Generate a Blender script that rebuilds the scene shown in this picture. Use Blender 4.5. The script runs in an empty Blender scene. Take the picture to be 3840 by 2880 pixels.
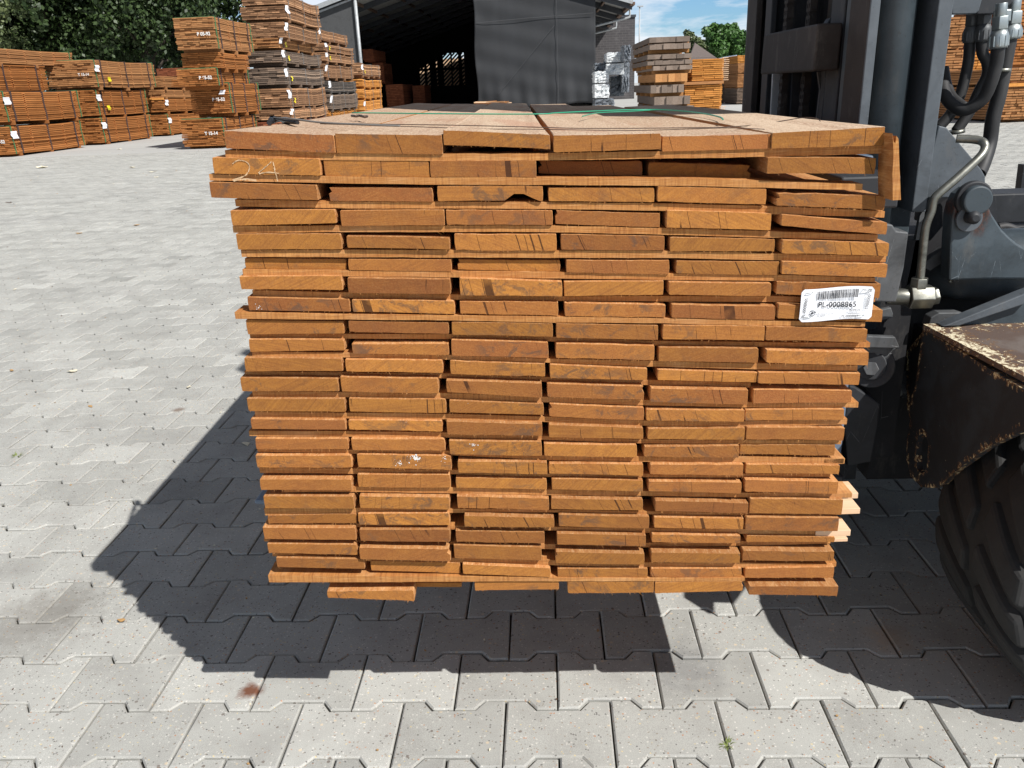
import bpy, bmesh, math, random
import numpy as np
from mathutils import Vector, Matrix
random.seed(7); RNG = np.random.default_rng(7)
SC = bpy.context.scene; COL = SC.collection
R = math.radians

# ---------------------------------------------------------------- camera, sky, sun, exposure
cam = bpy.data.cameras.new('camera'); cam_ob = bpy.data.objects.new('camera', cam); COL.objects.link(cam_ob)
cam.sensor_width = 36.0; cam.lens = 3057.15/3840*36; cam.clip_start = .02; cam.clip_end = 2000
pitch, roll, yaw = .348863, -.0403355, -.048781
cy, sy, cp, sp = math.cos(yaw), math.sin(yaw), math.cos(pitch), math.sin(pitch)
fwd = Vector((sy*cp, cy*cp, -sp)); right = Vector((cy, -sy, 0)); up = right.cross(fwd)
cr, sr = math.cos(roll), math.sin(roll)
right, up = cr*right + sr*up, -sr*right + cr*up
M = Matrix((right, up, -fwd)).transposed().to_4x4(); M.translation = (.198539, -1.133348, 1.118771)
cam_ob.matrix_world = M; SC.camera = cam_ob

SUN_EL, SUN_AZ = R(46.5), R(131)            # azimuth from +y towards +x
sun = bpy.data.lights.new('sun', 'SUN'); sun_ob = bpy.data.objects.new('sun', sun); COL.objects.link(sun_ob)
sun.energy = 5.0; sun.angle = R(.5); sun.color = (1, .968, .925)
sd = Vector((math.sin(SUN_AZ)*math.cos(SUN_EL), math.cos(SUN_AZ)*math.cos(SUN_EL), math.sin(SUN_EL)))
sun_ob.rotation_euler = sd.to_track_quat('Z', 'Y').to_euler(); sun_ob.location = (5, -5, 12)
SC.view_settings.view_transform = 'Standard'; SC.view_settings.look = 'None'
SC.view_settings.exposure = .25; SC.view_settings.gamma = 1

class NT:
    """small helper around a node tree"""
    def __init__(s, tree): s.t = tree; s.n = tree.nodes; s.l = tree.links; s.n.clear()
    def node(s, typ, **kw):
        n = s.n.new(typ)
        for k, v in kw.items(): setattr(n, k, v)
        return n
    def put(s, sock, v):
        if v is None: return
        if isinstance(v, bpy.types.NodeSocket): s.l.new(v, sock)
        elif isinstance(v, (tuple, list)) and sock.type == 'RGBA' and len(v) == 3: sock.default_value = (*v, 1)
        else: sock.default_value = v
    def math(s, op, a, b=None, c=None, clamp=False):
        n = s.node('ShaderNodeMath', operation=op, use_clamp=clamp)
        for i, v in enumerate((a, b, c)):
            if v is not None: s.put(n.inputs[i], v)
        return n.outputs[0]
    def mix(s, f, a, b, mode='MIX'):
        n = s.node('ShaderNodeMix', data_type='RGBA', blend_type=mode)
        s.put(n.inputs[0], f); s.put(n.inputs[6], a); s.put(n.inputs[7], b)
        return n.outputs[2]
    def noise(s, vec, scale=5, detail=4, rough=.55, dist=0):
        n = s.node('ShaderNodeTexNoise'); s.put(n.inputs['Vector'], vec)
        n.inputs['Scale'].default_value = scale; n.inputs['Detail'].default_value = detail
        n.inputs['Roughness'].default_value = rough; n.inputs['Distortion'].default_value = dist
        return n.outputs[0]
    def voro(s, vec, scale=5, feature='F1', rnd=1):
        n = s.node('ShaderNodeTexVoronoi', feature=feature); s.put(n.inputs['Vector'], vec)
        n.inputs['Scale'].default_value = scale; n.inputs['Randomness'].default_value = rnd
        return n
    def ramp(s, f, *stops):
        n = s.node('ShaderNodeValToRGB'); s.put(n.inputs[0], f); e = n.color_ramp.elements
        while len(e) < len(stops): e.new(.5)
        for el, (p, c) in zip(e, stops):
            el.position = p; el.color = (c, c, c, 1) if isinstance(c, (int, float)) else (*c, 1)
        return n.outputs[0]
    def step(s, f, a, b): return s.math('MULTIPLY_ADD', f, 1/(b-a), -a/(b-a), clamp=True)
    def mapv(s, vec, scale=(1, 1, 1), loc=(0, 0, 0), rot=(0, 0, 0)):
        n = s.node('ShaderNodeMapping'); s.put(n.inputs[0], vec)
        n.inputs['Scale'].default_value = scale; s.put(n.inputs['Location'], loc); n.inputs['Rotation'].default_value = rot
        return n.outputs[0]
    def obj(s): return s.node('ShaderNodeTexCoord').outputs['Object']
    def rnd(s): return s.node('ShaderNodeObjectInfo').outputs['Random']
    def sep(s, v):
        n = s.node('ShaderNodeSeparateXYZ'); s.put(n.inputs[0], v); return n.outputs
    def attr(s, name): return s.node('ShaderNodeAttribute', attribute_name=name).outputs['Fac']
    def vadd(s, a, b):
        n = s.node('ShaderNodeVectorMath', operation='ADD'); s.put(n.inputs[0], a); s.put(n.inputs[1], b); return n.outputs[0]
    def comb(s, a, b, c):
        n = s.node('ShaderNodeCombineXYZ')
        for i, v in enumerate((a, b, c)): s.put(n.inputs[i], v)
        return n.outputs[0]

W = bpy.data.worlds.new('World'); SC.world = W; W.use_nodes = True
t = NT(W.node_tree)
sky = t.node('ShaderNodeTexSky', sky_type='NISHITA'); sky.sun_disc = False
sky.sun_elevation = SUN_EL; sky.sun_rotation = SUN_AZ; sky.air_density = 1.0; sky.dust_density = .6; sky.ozone_density = 2.0
tc = t.node('ShaderNodeTexCoord').outputs['Generated']
sx, sy_, sz = t.sep(tc)
zz = t.math('MAXIMUM', sz, .02); zz = t.math('ADD', zz, .10)
cv = t.comb(t.math('DIVIDE', sx, zz), t.math('DIVIDE', sy_, zz), 0)
n1 = t.noise(t.mapv(cv, (.9, .9, 1), (3.1, .7, 0)), 1.1, 8, .58, .3)
n2 = t.noise(t.mapv(tc, (1, 1, 3.0), (1.3, 5, .4)), 5.5, 6, .6, .2)
cl = t.step(t.math('ADD', t.math('MULTIPLY', n1, .45), t.math('MULTIPLY', n2, .55)), .435, .53)
grade = t.ramp(sz, (0.0, 1.0), (.16, .86), (.55, .34), (1.0, .28))
tint = t.mix(1, t.mix(1, sky.outputs[0], (.56, .81, 1.10), 'MULTIPLY'), grade, 'MULTIPLY')
colr = t.mix(t.math('MULTIPLY', cl, .85), tint, t.mix(1, (7.6, 7.9, 8.4), grade, 'MULTIPLY'))
bg = t.node('ShaderNodeBackground'); t.put(bg.inputs[0], colr); bg.inputs[1].default_value = .108
t.l.new(bg.outputs[0], t.node('ShaderNodeOutputWorld').inputs[0])

# ---------------------------------------------------------------- materials
MATS = {}
def material(name, fn):
    m = bpy.data.materials.new(name); m.use_nodes = True; t = NT(m.node_tree)
    b = t.node('ShaderNodeBsdfPrincipled'); o = t.node('ShaderNodeOutputMaterial')
    t.l.new(b.outputs[0], o.inputs[0])
    r = fn(t) or {}
    for k, v in r.items():
        if k == 'bump': 
            n = t.node('ShaderNodeBump'); n.inputs['Strength'].default_value = v[1]; n.inputs['Distance'].default_value = v[2]
            t.put(n.inputs['Height'], v[0]); t.l.new(n.outputs[0], b.inputs['Normal'])
        else: t.put(b.inputs[k], v)
    MATS[name] = m; return m

def wood_end(t, ochre=(.43, .176, .034), red=(.29, .098, .028)):
    ob = t.obj(); rd = t.rnd()
    off = t.comb(t.math('MULTIPLY', rd, 31.7), t.math('MULTIPLY', rd, 17.3), t.math('MULTIPLY', rd, 7.9))
    v = t.vadd(ob, off)
    nrm = t.sep(t.node('ShaderNodeTexCoord').outputs['Normal'])
    endm = t.step(t.math('ABSOLUTE', nrm[1]), .6, .8)
    r2 = t.math('FRACT', t.math('MULTIPLY', rd, 7.13)); r3 = t.math('FRACT', t.math('MULTIPLY', rd, 23.7)); r4 = t.math('FRACT', t.math('MULTIPLY', rd, 57.1))
    r5 = t.math('FRACT', t.math('MULTIPLY', rd, 91.3)); x0_, y0_, z0_ = t.sep(v)
    redf = t.math('MULTIPLY', t.math('POWER', r2, 1.3), .95)
    big = t.noise(v, 14, 3, .5, .4)
    redf = t.math('ADD', redf, t.math('MULTIPLY', t.math('SUBTRACT', big, .5), 1.3), clamp=True)
    c = t.mix(redf, ochre, red)
    # growth rings, faint slanted bands
    ring = t.noise(t.mapv(v, (1, .0, 3.2), (0, 0, 0), (0, .5, 0)), 45, 3, .55, .6)
    c = t.mix(t.math('MULTIPLY', t.step(ring, .45, .7), .30), c, (.22, .075, .025))
    fine = t.noise(v, 520, 3, .7)
    c = t.mix(t.math('MULTIPLY', t.step(fine, .42, .75), .34), c, (.60, .30, .10)); mott = t.noise(v, 75, 4, .7, .4); c = t.mix(t.math('MULTIPLY', t.step(mott, .48, .72), .32), c, (.20, .075, .028))
    fleck = t.noise(t.mapv(v, (1, 1, .22)), 900, 2, .6)
    c = t.mix(t.math('MULTIPLY', t.step(fleck, .56, .74), .55), c, (.17, .06, .02))
    # smooth sides: grain along the board
    side = t.noise(t.mapv(v, (70, 1.6, 70)), 1.0, 5, .6, .3)
    cs = t.mix(t.step(side, .3, .7), (.36, .14, .042), (.55, .27, .10))
    fuzz = t.noise(t.mapv(v, (1, .25, 1)), 420, 2, .6)
    cs = t.mix(t.math('MULTIPLY', t.step(fuzz, .5, .7), .4), cs, (.82, .55, .30))
    sv = t.math('ADD', t.math('MULTIPLY', x0_, t.math('SUBTRACT', r4, .5)), t.math('MULTIPLY', z0_, t.math('ADD', .35, r2)))
    saw = t.noise(t.comb(t.math('MULTIPLY', sv, 620), t.math('MULTIPLY', t.math('SUBTRACT', x0_, z0_), 9), 0), 1, 3, .65)
    c = t.mix(t.math('MULTIPLY', t.step(saw, .43, .68), .45), c, (.19, .070, .024))
    c = t.mix(endm, cs, c)
    gain = t.node('ShaderNodeVectorMath', operation='SCALE'); t.put(gain.inputs[0], c); t.put(gain.inputs['Scale'], t.math('ADD', .76, t.math('MULTIPLY', r5, .40))); c = gain.outputs[0]
    # blue-grey stains, mostly on some boards
    st = t.step(t.noise(t.mapv(v, (1, 1, 1.3)), 34, 5, .72, .6), .515, .60)
    amt = t.math('MULTIPLY', t.math('MULTIPLY', t.step(r3, .12, .5), t.step(t.noise(v, 9, 2, .5), .44, .58)), t.math('MULTIPLY', st, t.math('ADD', .35, t.math('MULTIPLY', fine, .7))))
    c = t.mix(t.math('MULTIPLY', t.math('MULTIPLY', amt, .85), endm), c, (.085, .060, .045))
    # splits: thin, nearly upright wandering lines on end grain
    x, y, z = t.sep(v); wob = t.math('MULTIPLY', t.math('SUBTRACT', t.noise(v, 19, 2, .5), .5), .007)
    slant = t.math('MULTIPLY', z, t.math('MULTIPLY', t.math('SUBTRACT', r4, .5), .9))
    vx = t.comb(t.math('ADD', t.math('ADD', x, wob), slant), 0, 0)
    ve = t.voro(vx, 27, 'DISTANCE_TO_EDGE'); d = ve.outputs['Distance']
    gate = t.step(t.noise(v, 13, 2, .5), .49, .55)
    crack = t.math('MULTIPLY', t.math('LESS_THAN', d, .0068), gate)
    crack = t.math('MULTIPLY', t.math('MULTIPLY', crack, endm), t.step(r4, .25, .45))
    c = t.mix(t.math('MULTIPLY', crack, .85), c, (.045, .017, .008))
    h = t.math('SUBTRACT', t.math('ADD', t.math('MULTIPLY', fine, .5), t.math('MULTIPLY', side, .25)), crack)
    return {'Base Color': c, 'Roughness': .82, 'Specular IOR Level': .22, 'bump': (h, .55, .0012)}
material('sawn board', wood_end)

def lath_mat(t):
    ob = t.obj(); rd = t.rnd(); v = t.vadd(ob, t.comb(t.math('MULTIPLY', rd, 31), 0, t.math('MULTIPLY', rd, 9)))
    a = t.noise(t.mapv(v, (2.5, 20, 90)), 1.6, 5, .65, .2)
    c = t.mix(t.step(a, .3, .72), (.37, .142, .038), (.57, .275, .086))
    saw = t.noise(t.mapv(v, (330, 3, 12)), 1, 3, .6)     # saw marks across the thin face
    c = t.mix(t.math('MULTIPLY', t.step(saw, .42, .66), .62), c, (.24, .085, .026))
    pale = t.step(t.noise(v, 9, 3, .5), .52, .75)
    c = t.mix(t.math('MULTIPLY', pale, .45), c, (.60, .34, .16))
    fb = t.noise(t.mapv(v, (30, 30, 700)), 1, 3, .7)
    c = t.mix(t.math('MULTIPLY', t.step(fb, .5, .7), .3), c, (.80, .50, .24))
    return {'Base Color': c, 'Roughness': .85, 'Specular IOR Level': .2, 'bump': (t.math('ADD', saw, fb), .5, .001)}
material('lath wood', lath_mat)

def pale_top(t):
    ob = t.obj(); rd = t.rnd(); v = t.vadd(ob, t.comb(t.math('MULTIPLY', rd, 31), t.math('MULTIPLY', rd, 11), 0))
    a = t.noise(t.mapv(v, (26, 1.2, 26)), 1, 5, .6, .2)
    r2 = t.math('FRACT', t.math('MULTIPLY', rd, 7.13))
    base = t.mix(r2, (.56, .42, .30), (.40, .26, .17))
    c = t.mix(t.step(a, .45, .75), base, (.36, .22, .145))
    g = t.noise(t.mapv(v, (1, .3, 1)), 260, 3, .7)
    c = t.mix(t.math('MULTIPLY', t.step(g, .42, .68), .6), c, (.72, .59, .44))
    big = t.step(t.noise(t.mapv(v, (3, 1, 1)), 2.2, 3, .5), .58, .66)
    c = t.mix(t.math('MULTIPLY', big, .4), c, (.42, .20, .13))
    dk = t.step(t.noise(t.mapv(v, (1, .2, 1)), 300, 2, .5), .64, .72)
    c = t.mix(t.math('MULTIPLY', dk, .6), c, (.20, .10, .06))
    return {'Base Color': c, 'Roughness': .95, 'Specular IOR Level': .1, 'bump': (g, .9, .003)}
material('fuzzy sawn face', pale_top)

def pale_lath(t):
    v = t.obj(); a = t.noise(t.mapv(v, (4, 60, 60)), 1, 5, .6)
    return {'Base Color': t.mix(t.step(a, .3, .7), (.68, .43, .25), (.76, .55, .37)), 'Roughness': .8}
material('pale lath wood', pale_lath)

def pack_mat(base, base2, side=(1.15, 1.1, 1.0)):
    def fn(t):
        v = t.obj(); tn = t.attr('tint'); n = t.noise(v, 3.0, 4, .6)
        c = t.mix(t.math('ADD', t.math('MULTIPLY', n, .6), t.math('MULTIPLY', t.math('SUBTRACT', tn, 1), 1.2), clamp=True), base, base2)
        sp = t.noise(t.mapv(v, (14, 1.4, 26)), 1.2, 4, .65)
        c = t.mix(t.math('MULTIPLY', t.step(sp, .5, .72), .5), c, tuple(x*.45 for x in base))
        s = t.node('ShaderNodeVectorMath', operation='SCALE'); t.put(s.inputs[0], c); t.put(s.inputs['Scale'], tn)
        return {'Base Color': s.outputs[0], 'Roughness': .85, 'Specular IOR Level': .2, 'bump': (sp, .4, .01)}
    return fn
material('pack brown', pack_mat((.30, .110, .030), (.44, .185, .060)))
material('pack tan', pack_mat((.36, .165, .065), (.44, .22, .09)))
material('pack weathered', pack_mat((.24, .125, .065), (.40, .225, .12)))
material('pack grey', pack_mat((.15, .11, .085), (.24, .17, .12)))
material('pack dark', pack_mat((.085, .075, .068), (.13, .105, .085)))
material('pack orange', pack_mat((.52, .21, .045), (.62, .29, .08)))
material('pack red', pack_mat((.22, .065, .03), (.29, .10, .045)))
material('beam grey', pack_mat((.20, .155, .125), (.30, .23, .18)))
material('beam brown', pack_mat((.50, .24, .09), (.58, .30, .12)))

def concrete(t):
    v = t.obj(); tn = t.attr('tint')
    cell = t.voro(t.vadd(v, t.comb(t.math('MULTIPLY', t.noise(v, 300, 2, .5), .004), 0, 0)), 240); cc = cell.outputs['Color']; r, g, b = t.sep(cc)
    n = t.noise(v, 900, 3, .7); n2 = t.noise(v, 7, 4, .6)
    c = t.mix(t.step(n, .3, .7), (.265, .265, .246), (.535, .535, .500))
    inn = t.math('LESS_THAN', cell.outputs['Distance'], .42)
    def spots(thr_lo, thr_hi, col, k, src):
        nonlocal c
        m = t.math('MULTIPLY', t.math('GREATER_THAN', src, thr_lo), t.math('LESS_THAN', src, thr_hi))
        c = t.mix(t.math('MULTIPLY', t.math('MULTIPLY', m, inn), k), c, col)
    spots(.93, 1.1, (.66, .64, .59), .7, r); spots(.0, .045, (.10, .095, .09), .8, r); spots(.985, 1.1, (.45, .20, .09), .8, g)
    spots(.97, .985, (.62, .50, .26), .8, g); spots(0, .04, (.25, .20, .15), .7, g)
    c2v = t.voro(v, 85); r2, g2, b2 = t.sep(c2v.outputs['Color'])
    big = t.math('MULTIPLY', t.math('LESS_THAN', c2v.outputs['Distance'], .28), t.math('GREATER_THAN', r2, .93))
    c = t.mix(t.math('MULTIPLY', big, .8), c, t.mix(t.math('GREATER_THAN', g2, .5), (.16, .13, .11), (.60, .50, .36)))
    c = t.mix(t.math('MULTIPLY', t.step(n2, .45, .75), .45), c, (.22, .21, .195))
    # wide tyre marks and damp patches
    n3 = t.noise(t.mapv(v, (.25, 1.1, 1)), 1.2, 4, .55, .4)
    c = t.mix(t.math('MULTIPLY', t.step(n3, .5, .72), .20), c, (.25, .245, .24))
    # brown soiling and two rust marks where the photo has them
    x, y, z = t.sep(v)
    def blot(cx, cy_, rad, col, k):
        nonlocal c
        dx = t.math('SUBTRACT', x, cx); dy = t.math('SUBTRACT', y, cy_)
        d = t.math('SQRT', t.math('ADD', t.math('MULTIPLY', dx, dx), t.math('MULTIPLY', dy, dy)))
        d = t.math('ADD', d, t.math('MULTIPLY', t.math('SUBTRACT', t.noise(v, 30, 4, .65), .5), rad*1.6))
        c = t.mix(t.math('MULTIPLY', t.math('SUBTRACT', 1, t.step(d, rad*.3, rad)), k), c, col)
    for args in BLOTS: blot(*args)
    s = t.node('ShaderNodeVectorMath', operation='SCALE'); t.put(s.inputs[0], c); t.put(s.inputs['Scale'], tn)
    return {'Base Color': s.outputs[0], 'Roughness': .9, 'Specular IOR Level': .25, 'bump': (n, .5, .0012)}
BLOTS = [(-0.415, 0.172, 0.03, (0.13, 0.045, 0.02), 0.95), (-1.231, 1.736, 0.03, (0.14, 0.08, 0.05), 0.7), (-1.004, 0.41, 0.17, (0.15, 0.13, 0.11), 0.38), (-0.968, 0.482, 0.12, (0.16, 0.15, 0.13), 0.3), (0.455, 0.237, 0.1, (0.2, 0.2, 0.2), 0.5), (0.899, 0.324, 0.06, (0.4, 0.32, 0.24), 0.6), (1.061, 0.887, 0.1, (0.22, 0.21, 0.2), 0.5), (0.287, 0.741, 0.2, (0.2, 0.2, 0.19), 0.3), (-0.899, 2.138, 0.3, (0.3, 0.29, 0.28), 0.3)]
material('concrete paver', concrete)
def far_ground(t):
    v = t.obj(); n = t.noise(v, 60, 4, .7); n2 = t.noise(t.mapv(v, (.12, .5, 1)), 1.0, 5, .6, .4)
    c = t.mix(t.step(n, .3, .7), (.40, .40, .38), (.475, .475, .455))
    c = t.mix(t.math('MULTIPLY', t.step(n2, .45, .75), .35), c, (.27, .265, .26))
    return {'Base Color': c, 'Roughness': .92, 'Specular IOR Level': .2}
material('yard concrete', far_ground)
def joint(t):
    v = t.obj(); n = t.noise(v, 60, 4, .7); m = t.noise(v, 2.2, 3, .5)
    c = t.mix(n, (.022, .021, .018), (.065, .060, .050)); c = t.mix(t.math('MULTIPLY', t.step(m, .58, .68), .7), c, (.035, .055, .012))
    return {'Base Color': c, 'Roughness': 1}
material('joint sand', joint)

def paint(col, rough=.42, dirt=.25, metal=0.0, spec=.5, rust=None):
    def fn(t):
        v = t.obj(); n = t.noise(v, 14, 5, .65); n2 = t.noise(v, 160, 3, .6)
        c = t.mix(t.math('MULTIPLY', t.step(n, .48, .75), dirt), col, tuple(min(1, x*1.9+.03) for x in col))
        c = t.mix(t.math('MULTIPLY', t.step(n2, .62, .7), dirt), c, (.02, .018, .016))
        g = t.noise(v, 5.5, 6, .72, .6); c = t.mix(t.math('MULTIPLY', t.step(g, .50, .66), min(.85, dirt*2.4)), c, tuple(x*.42+.003 for x in col))
        dst = t.noise(t.mapv(v, (1, 1, .35)), 26, 5, .75); c = t.mix(t.math('MULTIPLY', t.step(dst, .56, .74), dirt*.8), c, (.16, .145, .125))
        sc = t.voro(t.mapv(v, (14, 14, 5), (0, 0, 0), (.4, .9, .2)), 1.4, 'DISTANCE_TO_EDGE').outputs['Distance']
        c = t.mix(t.math('MULTIPLY', t.math('MULTIPLY', t.math('LESS_THAN', sc, .006), t.step(g, .56, .6)), dirt*1.6, clamp=True), c, tuple(min(1, x*2.2+.09) for x in col))
        if rust:
            x_, y_, z_ = t.sep(v)
            for (cx, cz, rad) in rust:
                dx = t.math('SUBTRACT', x_, cx); dz = t.math('SUBTRACT', z_, cz); dd = t.math('SQRT', t.math('ADD', t.math('MULTIPLY', dx, dx), t.math('MULTIPLY', t.math('MULTIPLY', dz, dz), .35)))
                dd = t.math('ADD', dd, t.math('MULTIPLY', t.math('SUBTRACT', dst, .5), rad*2.2)); k_ = t.math('SUBTRACT', 1, t.step(dd, rad*.55, rad)); c = t.mix(t.math('MULTIPLY', k_, .75), c, t.mix(t.step(n2, .4, .6), (.10, .032, .014), (.022, .014, .010)))
        return {'Base Color': c, 'Roughness': t.math('ADD', rough, t.math('MULTIPLY', n, .2)), 'Metallic': metal, 'Specular IOR Level': spec, 'bump': (n2, .12, .001)}
    return fn
material('slate paint', paint((.042, .057, .068), .42, .33))
material('slate paint light', paint((.080, .094, .108), .45, .3))
material('dark paint', paint((.018, .020, .024), .5, .3))
material('brown grime', paint((.024, .018, .015), .6, .5))
material('black void shade', paint((.010, .010, .012), .7, .3))  # near-black colour stands in for deep shade in voids and recesses
material('pin lug paint', paint((.045, .062, .075), .42, .35, rust=((1.037, 0.870, .016), (1.028, 0.840, .022), (0.984, 0.869, .012))))
material('bare steel', paint((.24, .24, .21), .34, .35, .9))
material('bright steel', paint((.42, .46, .46), .34, .2, .9))
material('grey steel', paint((.10, .105, .11), .48, .4, .3))
material('fork steel skylit', paint((.14, .19, .26), .45, .3, .1))  # bluish: the sky reflected in the shaded fork is put into the colour
material('rubber', paint((.020, .019, .018), .72, .5))
material('hose rubber', paint((.022, .022, .023), .5, .2))
def tyre_mat(t):
    v = t.obj(); n = t.noise(v, 30, 5, .7); n2 = t.noise(v, 5, 3, .5)
    c = t.mix(n, (.014, .014, .0142), (.036, .0355, .035)); c = t.mix(t.math('MULTIPLY', t.step(n2, .5, .8), .35), c, (.060, .058, .055))
    return {'Base Color': c, 'Roughness': .8, 'Specular IOR Level': .3, 'bump': (n, .4, .002)}
material('tyre rubber', tyre_mat)
def chipped(base, cream=(.66, .58, .36)):
    def fn(t):
        v = t.obj(); e = t.attr('tint')        # 'tint' is the wear: 1 along the knocked edges
        n = t.noise(v, 48, 5, .75, 1.2); n2 = t.noise(v, 190, 4, .7)
        w = t.math('ADD', e, t.math('MULTIPLY', t.math('SUBTRACT', n, .5), 1.7))
        rust = t.step(w, .42, .5); chip = t.math('MULTIPLY', t.step(w, .55, .6), t.step(n2, .40, .47))
        bn = t.noise(v, 11, 4, .6, .5); bcol = t.mix(t.step(bn, .48, .62), base, tuple(x*k for x, k in zip(base, (1.35, 1.55, 1.65)))); c = t.mix(rust, bcol, (.16, .085, .04)); c = t.mix(chip, c, cream)
        scr = t.voro(t.mapv(v, (9, 40, 2), (0, 0, 0), (.5, .4, 0)), 1.5, 'DISTANCE_TO_EDGE').outputs['Distance']
        sm = t.math('MULTIPLY', t.math('LESS_THAN', scr, .0030), t.step(t.noise(v, 7, 2, .5), .60, .63))
        c = t.mix(t.math('MULTIPLY', sm, .7), c, cream)
        sp = t.math('GREATER_THAN', t.noise(v, 110, 3, .6), .735); c = t.mix(t.math('MULTIPLY', sp, .6), c, cream)
        return {'Base Color': c, 'Roughness': .6, 'Specular IOR Level': .25, 'bump': (t.math('SUBTRACT', n2, rust), .3, .001)}
    return fn
material('chipped dark paint', chipped((.024, .026, .029)))
material('worn step plate', chipped((.105, .075, .062), (.70, .64, .46)))

def plain(name, col, rough=.6, **kw): return material(name, lambda t: {'Base Color': col, 'Roughness': rough, **kw})
plain('paper', (.86, .87, .90), .45); plain('ink', (.02, .02, .025), .6); plain('yellow tag', (.85, .72, .02), .5)
plain('chalk', (.66, .46, .27), .95); plain('white paint', (.75, .72, .68), .8); plain('green strap', (.03, .30, .18), .4)
plain('steel strap', (.05, .035, .03), .45, Metallic=.5); plain('wire', (.09, .06, .045), .5, Metallic=.4)
plain('grey fabric strap', (.17, .16, .15), .8); plain('black plastic', (.015, .015, .017), .4)
plain('green string', (.05, .17, .07), .6); plain('dark strap', (.06, .035, .03), .7); plain('rust drip', (.28, .07, .03), .8)
def tarp(t):
    v = t.obj(); n = t.noise(t.mapv(v, (1.1, 1, .18)), 1.0, 5, .6, .5); w = t.noise(v, 120, 2, .5)
    c = t.mix(t.step(n, .35, .7), (.017, .0185, .021), (.025, .027, .031)); c = t.mix(t.math('MULTIPLY', w, .3), c, (.05, .053, .058))
    return {'Base Color': c, 'Roughness': .75, 'bump': (w, .3, .02)}
material('dark mesh tarpaulin', tarp)
material('tarp seam', paint((.062, .065, .070), .8, .1)); material('wall sheet', paint((.065, .067, .069), .6, .2))
material('roof sheet', paint((.36, .36, .35), .6, .2)); material('shed steel', paint((.045, .05, .06), .5, .2))
material('galvanised', paint((.42, .44, .45), .45, .2, .3)); material('rusty timber', paint((.16, .10, .07), .8, .3))
def brick(t):
    v = t.obj(); b = t.node('ShaderNodeTexBrick'); t.put(b.inputs['Vector'], t.mapv(v, (1, 1, 1), (0, 0, 0), (R(90), 0, 0)))
    b.inputs['Scale'].default_value = 1.0; b.inputs['Color1'].default_value = (.075, .070, .072, 1); b.inputs['Color2'].default_value = (.060, .056, .058, 1)
    b.inputs['Mortar'].default_value = (.12, .11, .11, 1); b.inputs['Brick Width'].default_value = .45; b.inputs['Row Height'].default_value = .16; b.inputs['Mortar Size'].default_value = .012
    n = t.noise(v, 1.5, 4, .6); return {'Base Color': t.mix(t.math('MULTIPLY', t.step(n, .5, .7), .35), b.outputs[0], (.17, .16, .16)), 'Roughness': .9}
material('dark brick', brick)
def roof_tile(t):
    v = t.obj(); w = t.noise(t.mapv(v, (5, 5, 9)), 1, 3, .6); return {'Base Color': t.mix(w, (.10, .085, .08), (.16, .125, .11)), 'Roughness': .9}
material('roof tiles', roof_tile)
def foil(t):
    v = t.obj(); n = t.noise(v, 5, 5, .7, .8); return {'Base Color': t.mix(t.step(n, .28, .5), (.66, .74, .78), (.92, .95, .96)), 'Roughness': .3, 'bump': (n, .9, .25)}
material('white plastic wrap', foil)
def foil2(t):
    v = t.obj(); n = t.noise(v, 5, 5, .7, .8); return {'Base Color': t.mix(t.step(n, .35, .6), (.05, .06, .07), (.28, .31, .35)), 'Roughness': .3, 'bump': (n, .9, .25)}
material('dark plastic wrap', foil2)
plain('pale blue tarp', (.42, .50, .62), .5)
def leaf(a, b):
    def fn(t):
        tn = t.attr('tint'); return {'Base Color': t.mix(tn, a, b), 'Roughness': .5, 'Specular IOR Level': .35, 'Transmission Weight': 0.0, 'Subsurface Weight': .0}
    return fn
material('leaves dark', leaf((.010, .024, .008), (.052, .085, .024)))  # darkened leaf tone, shade in the left crowns is put into it
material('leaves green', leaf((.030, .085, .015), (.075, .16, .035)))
material('leaves olive', leaf((.045, .07, .025), (.135, .165, .07)))  # paler leaf tone, sun on the left clumps is put into it
material('bark', paint((.05, .04, .03), .9, .3))

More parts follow.
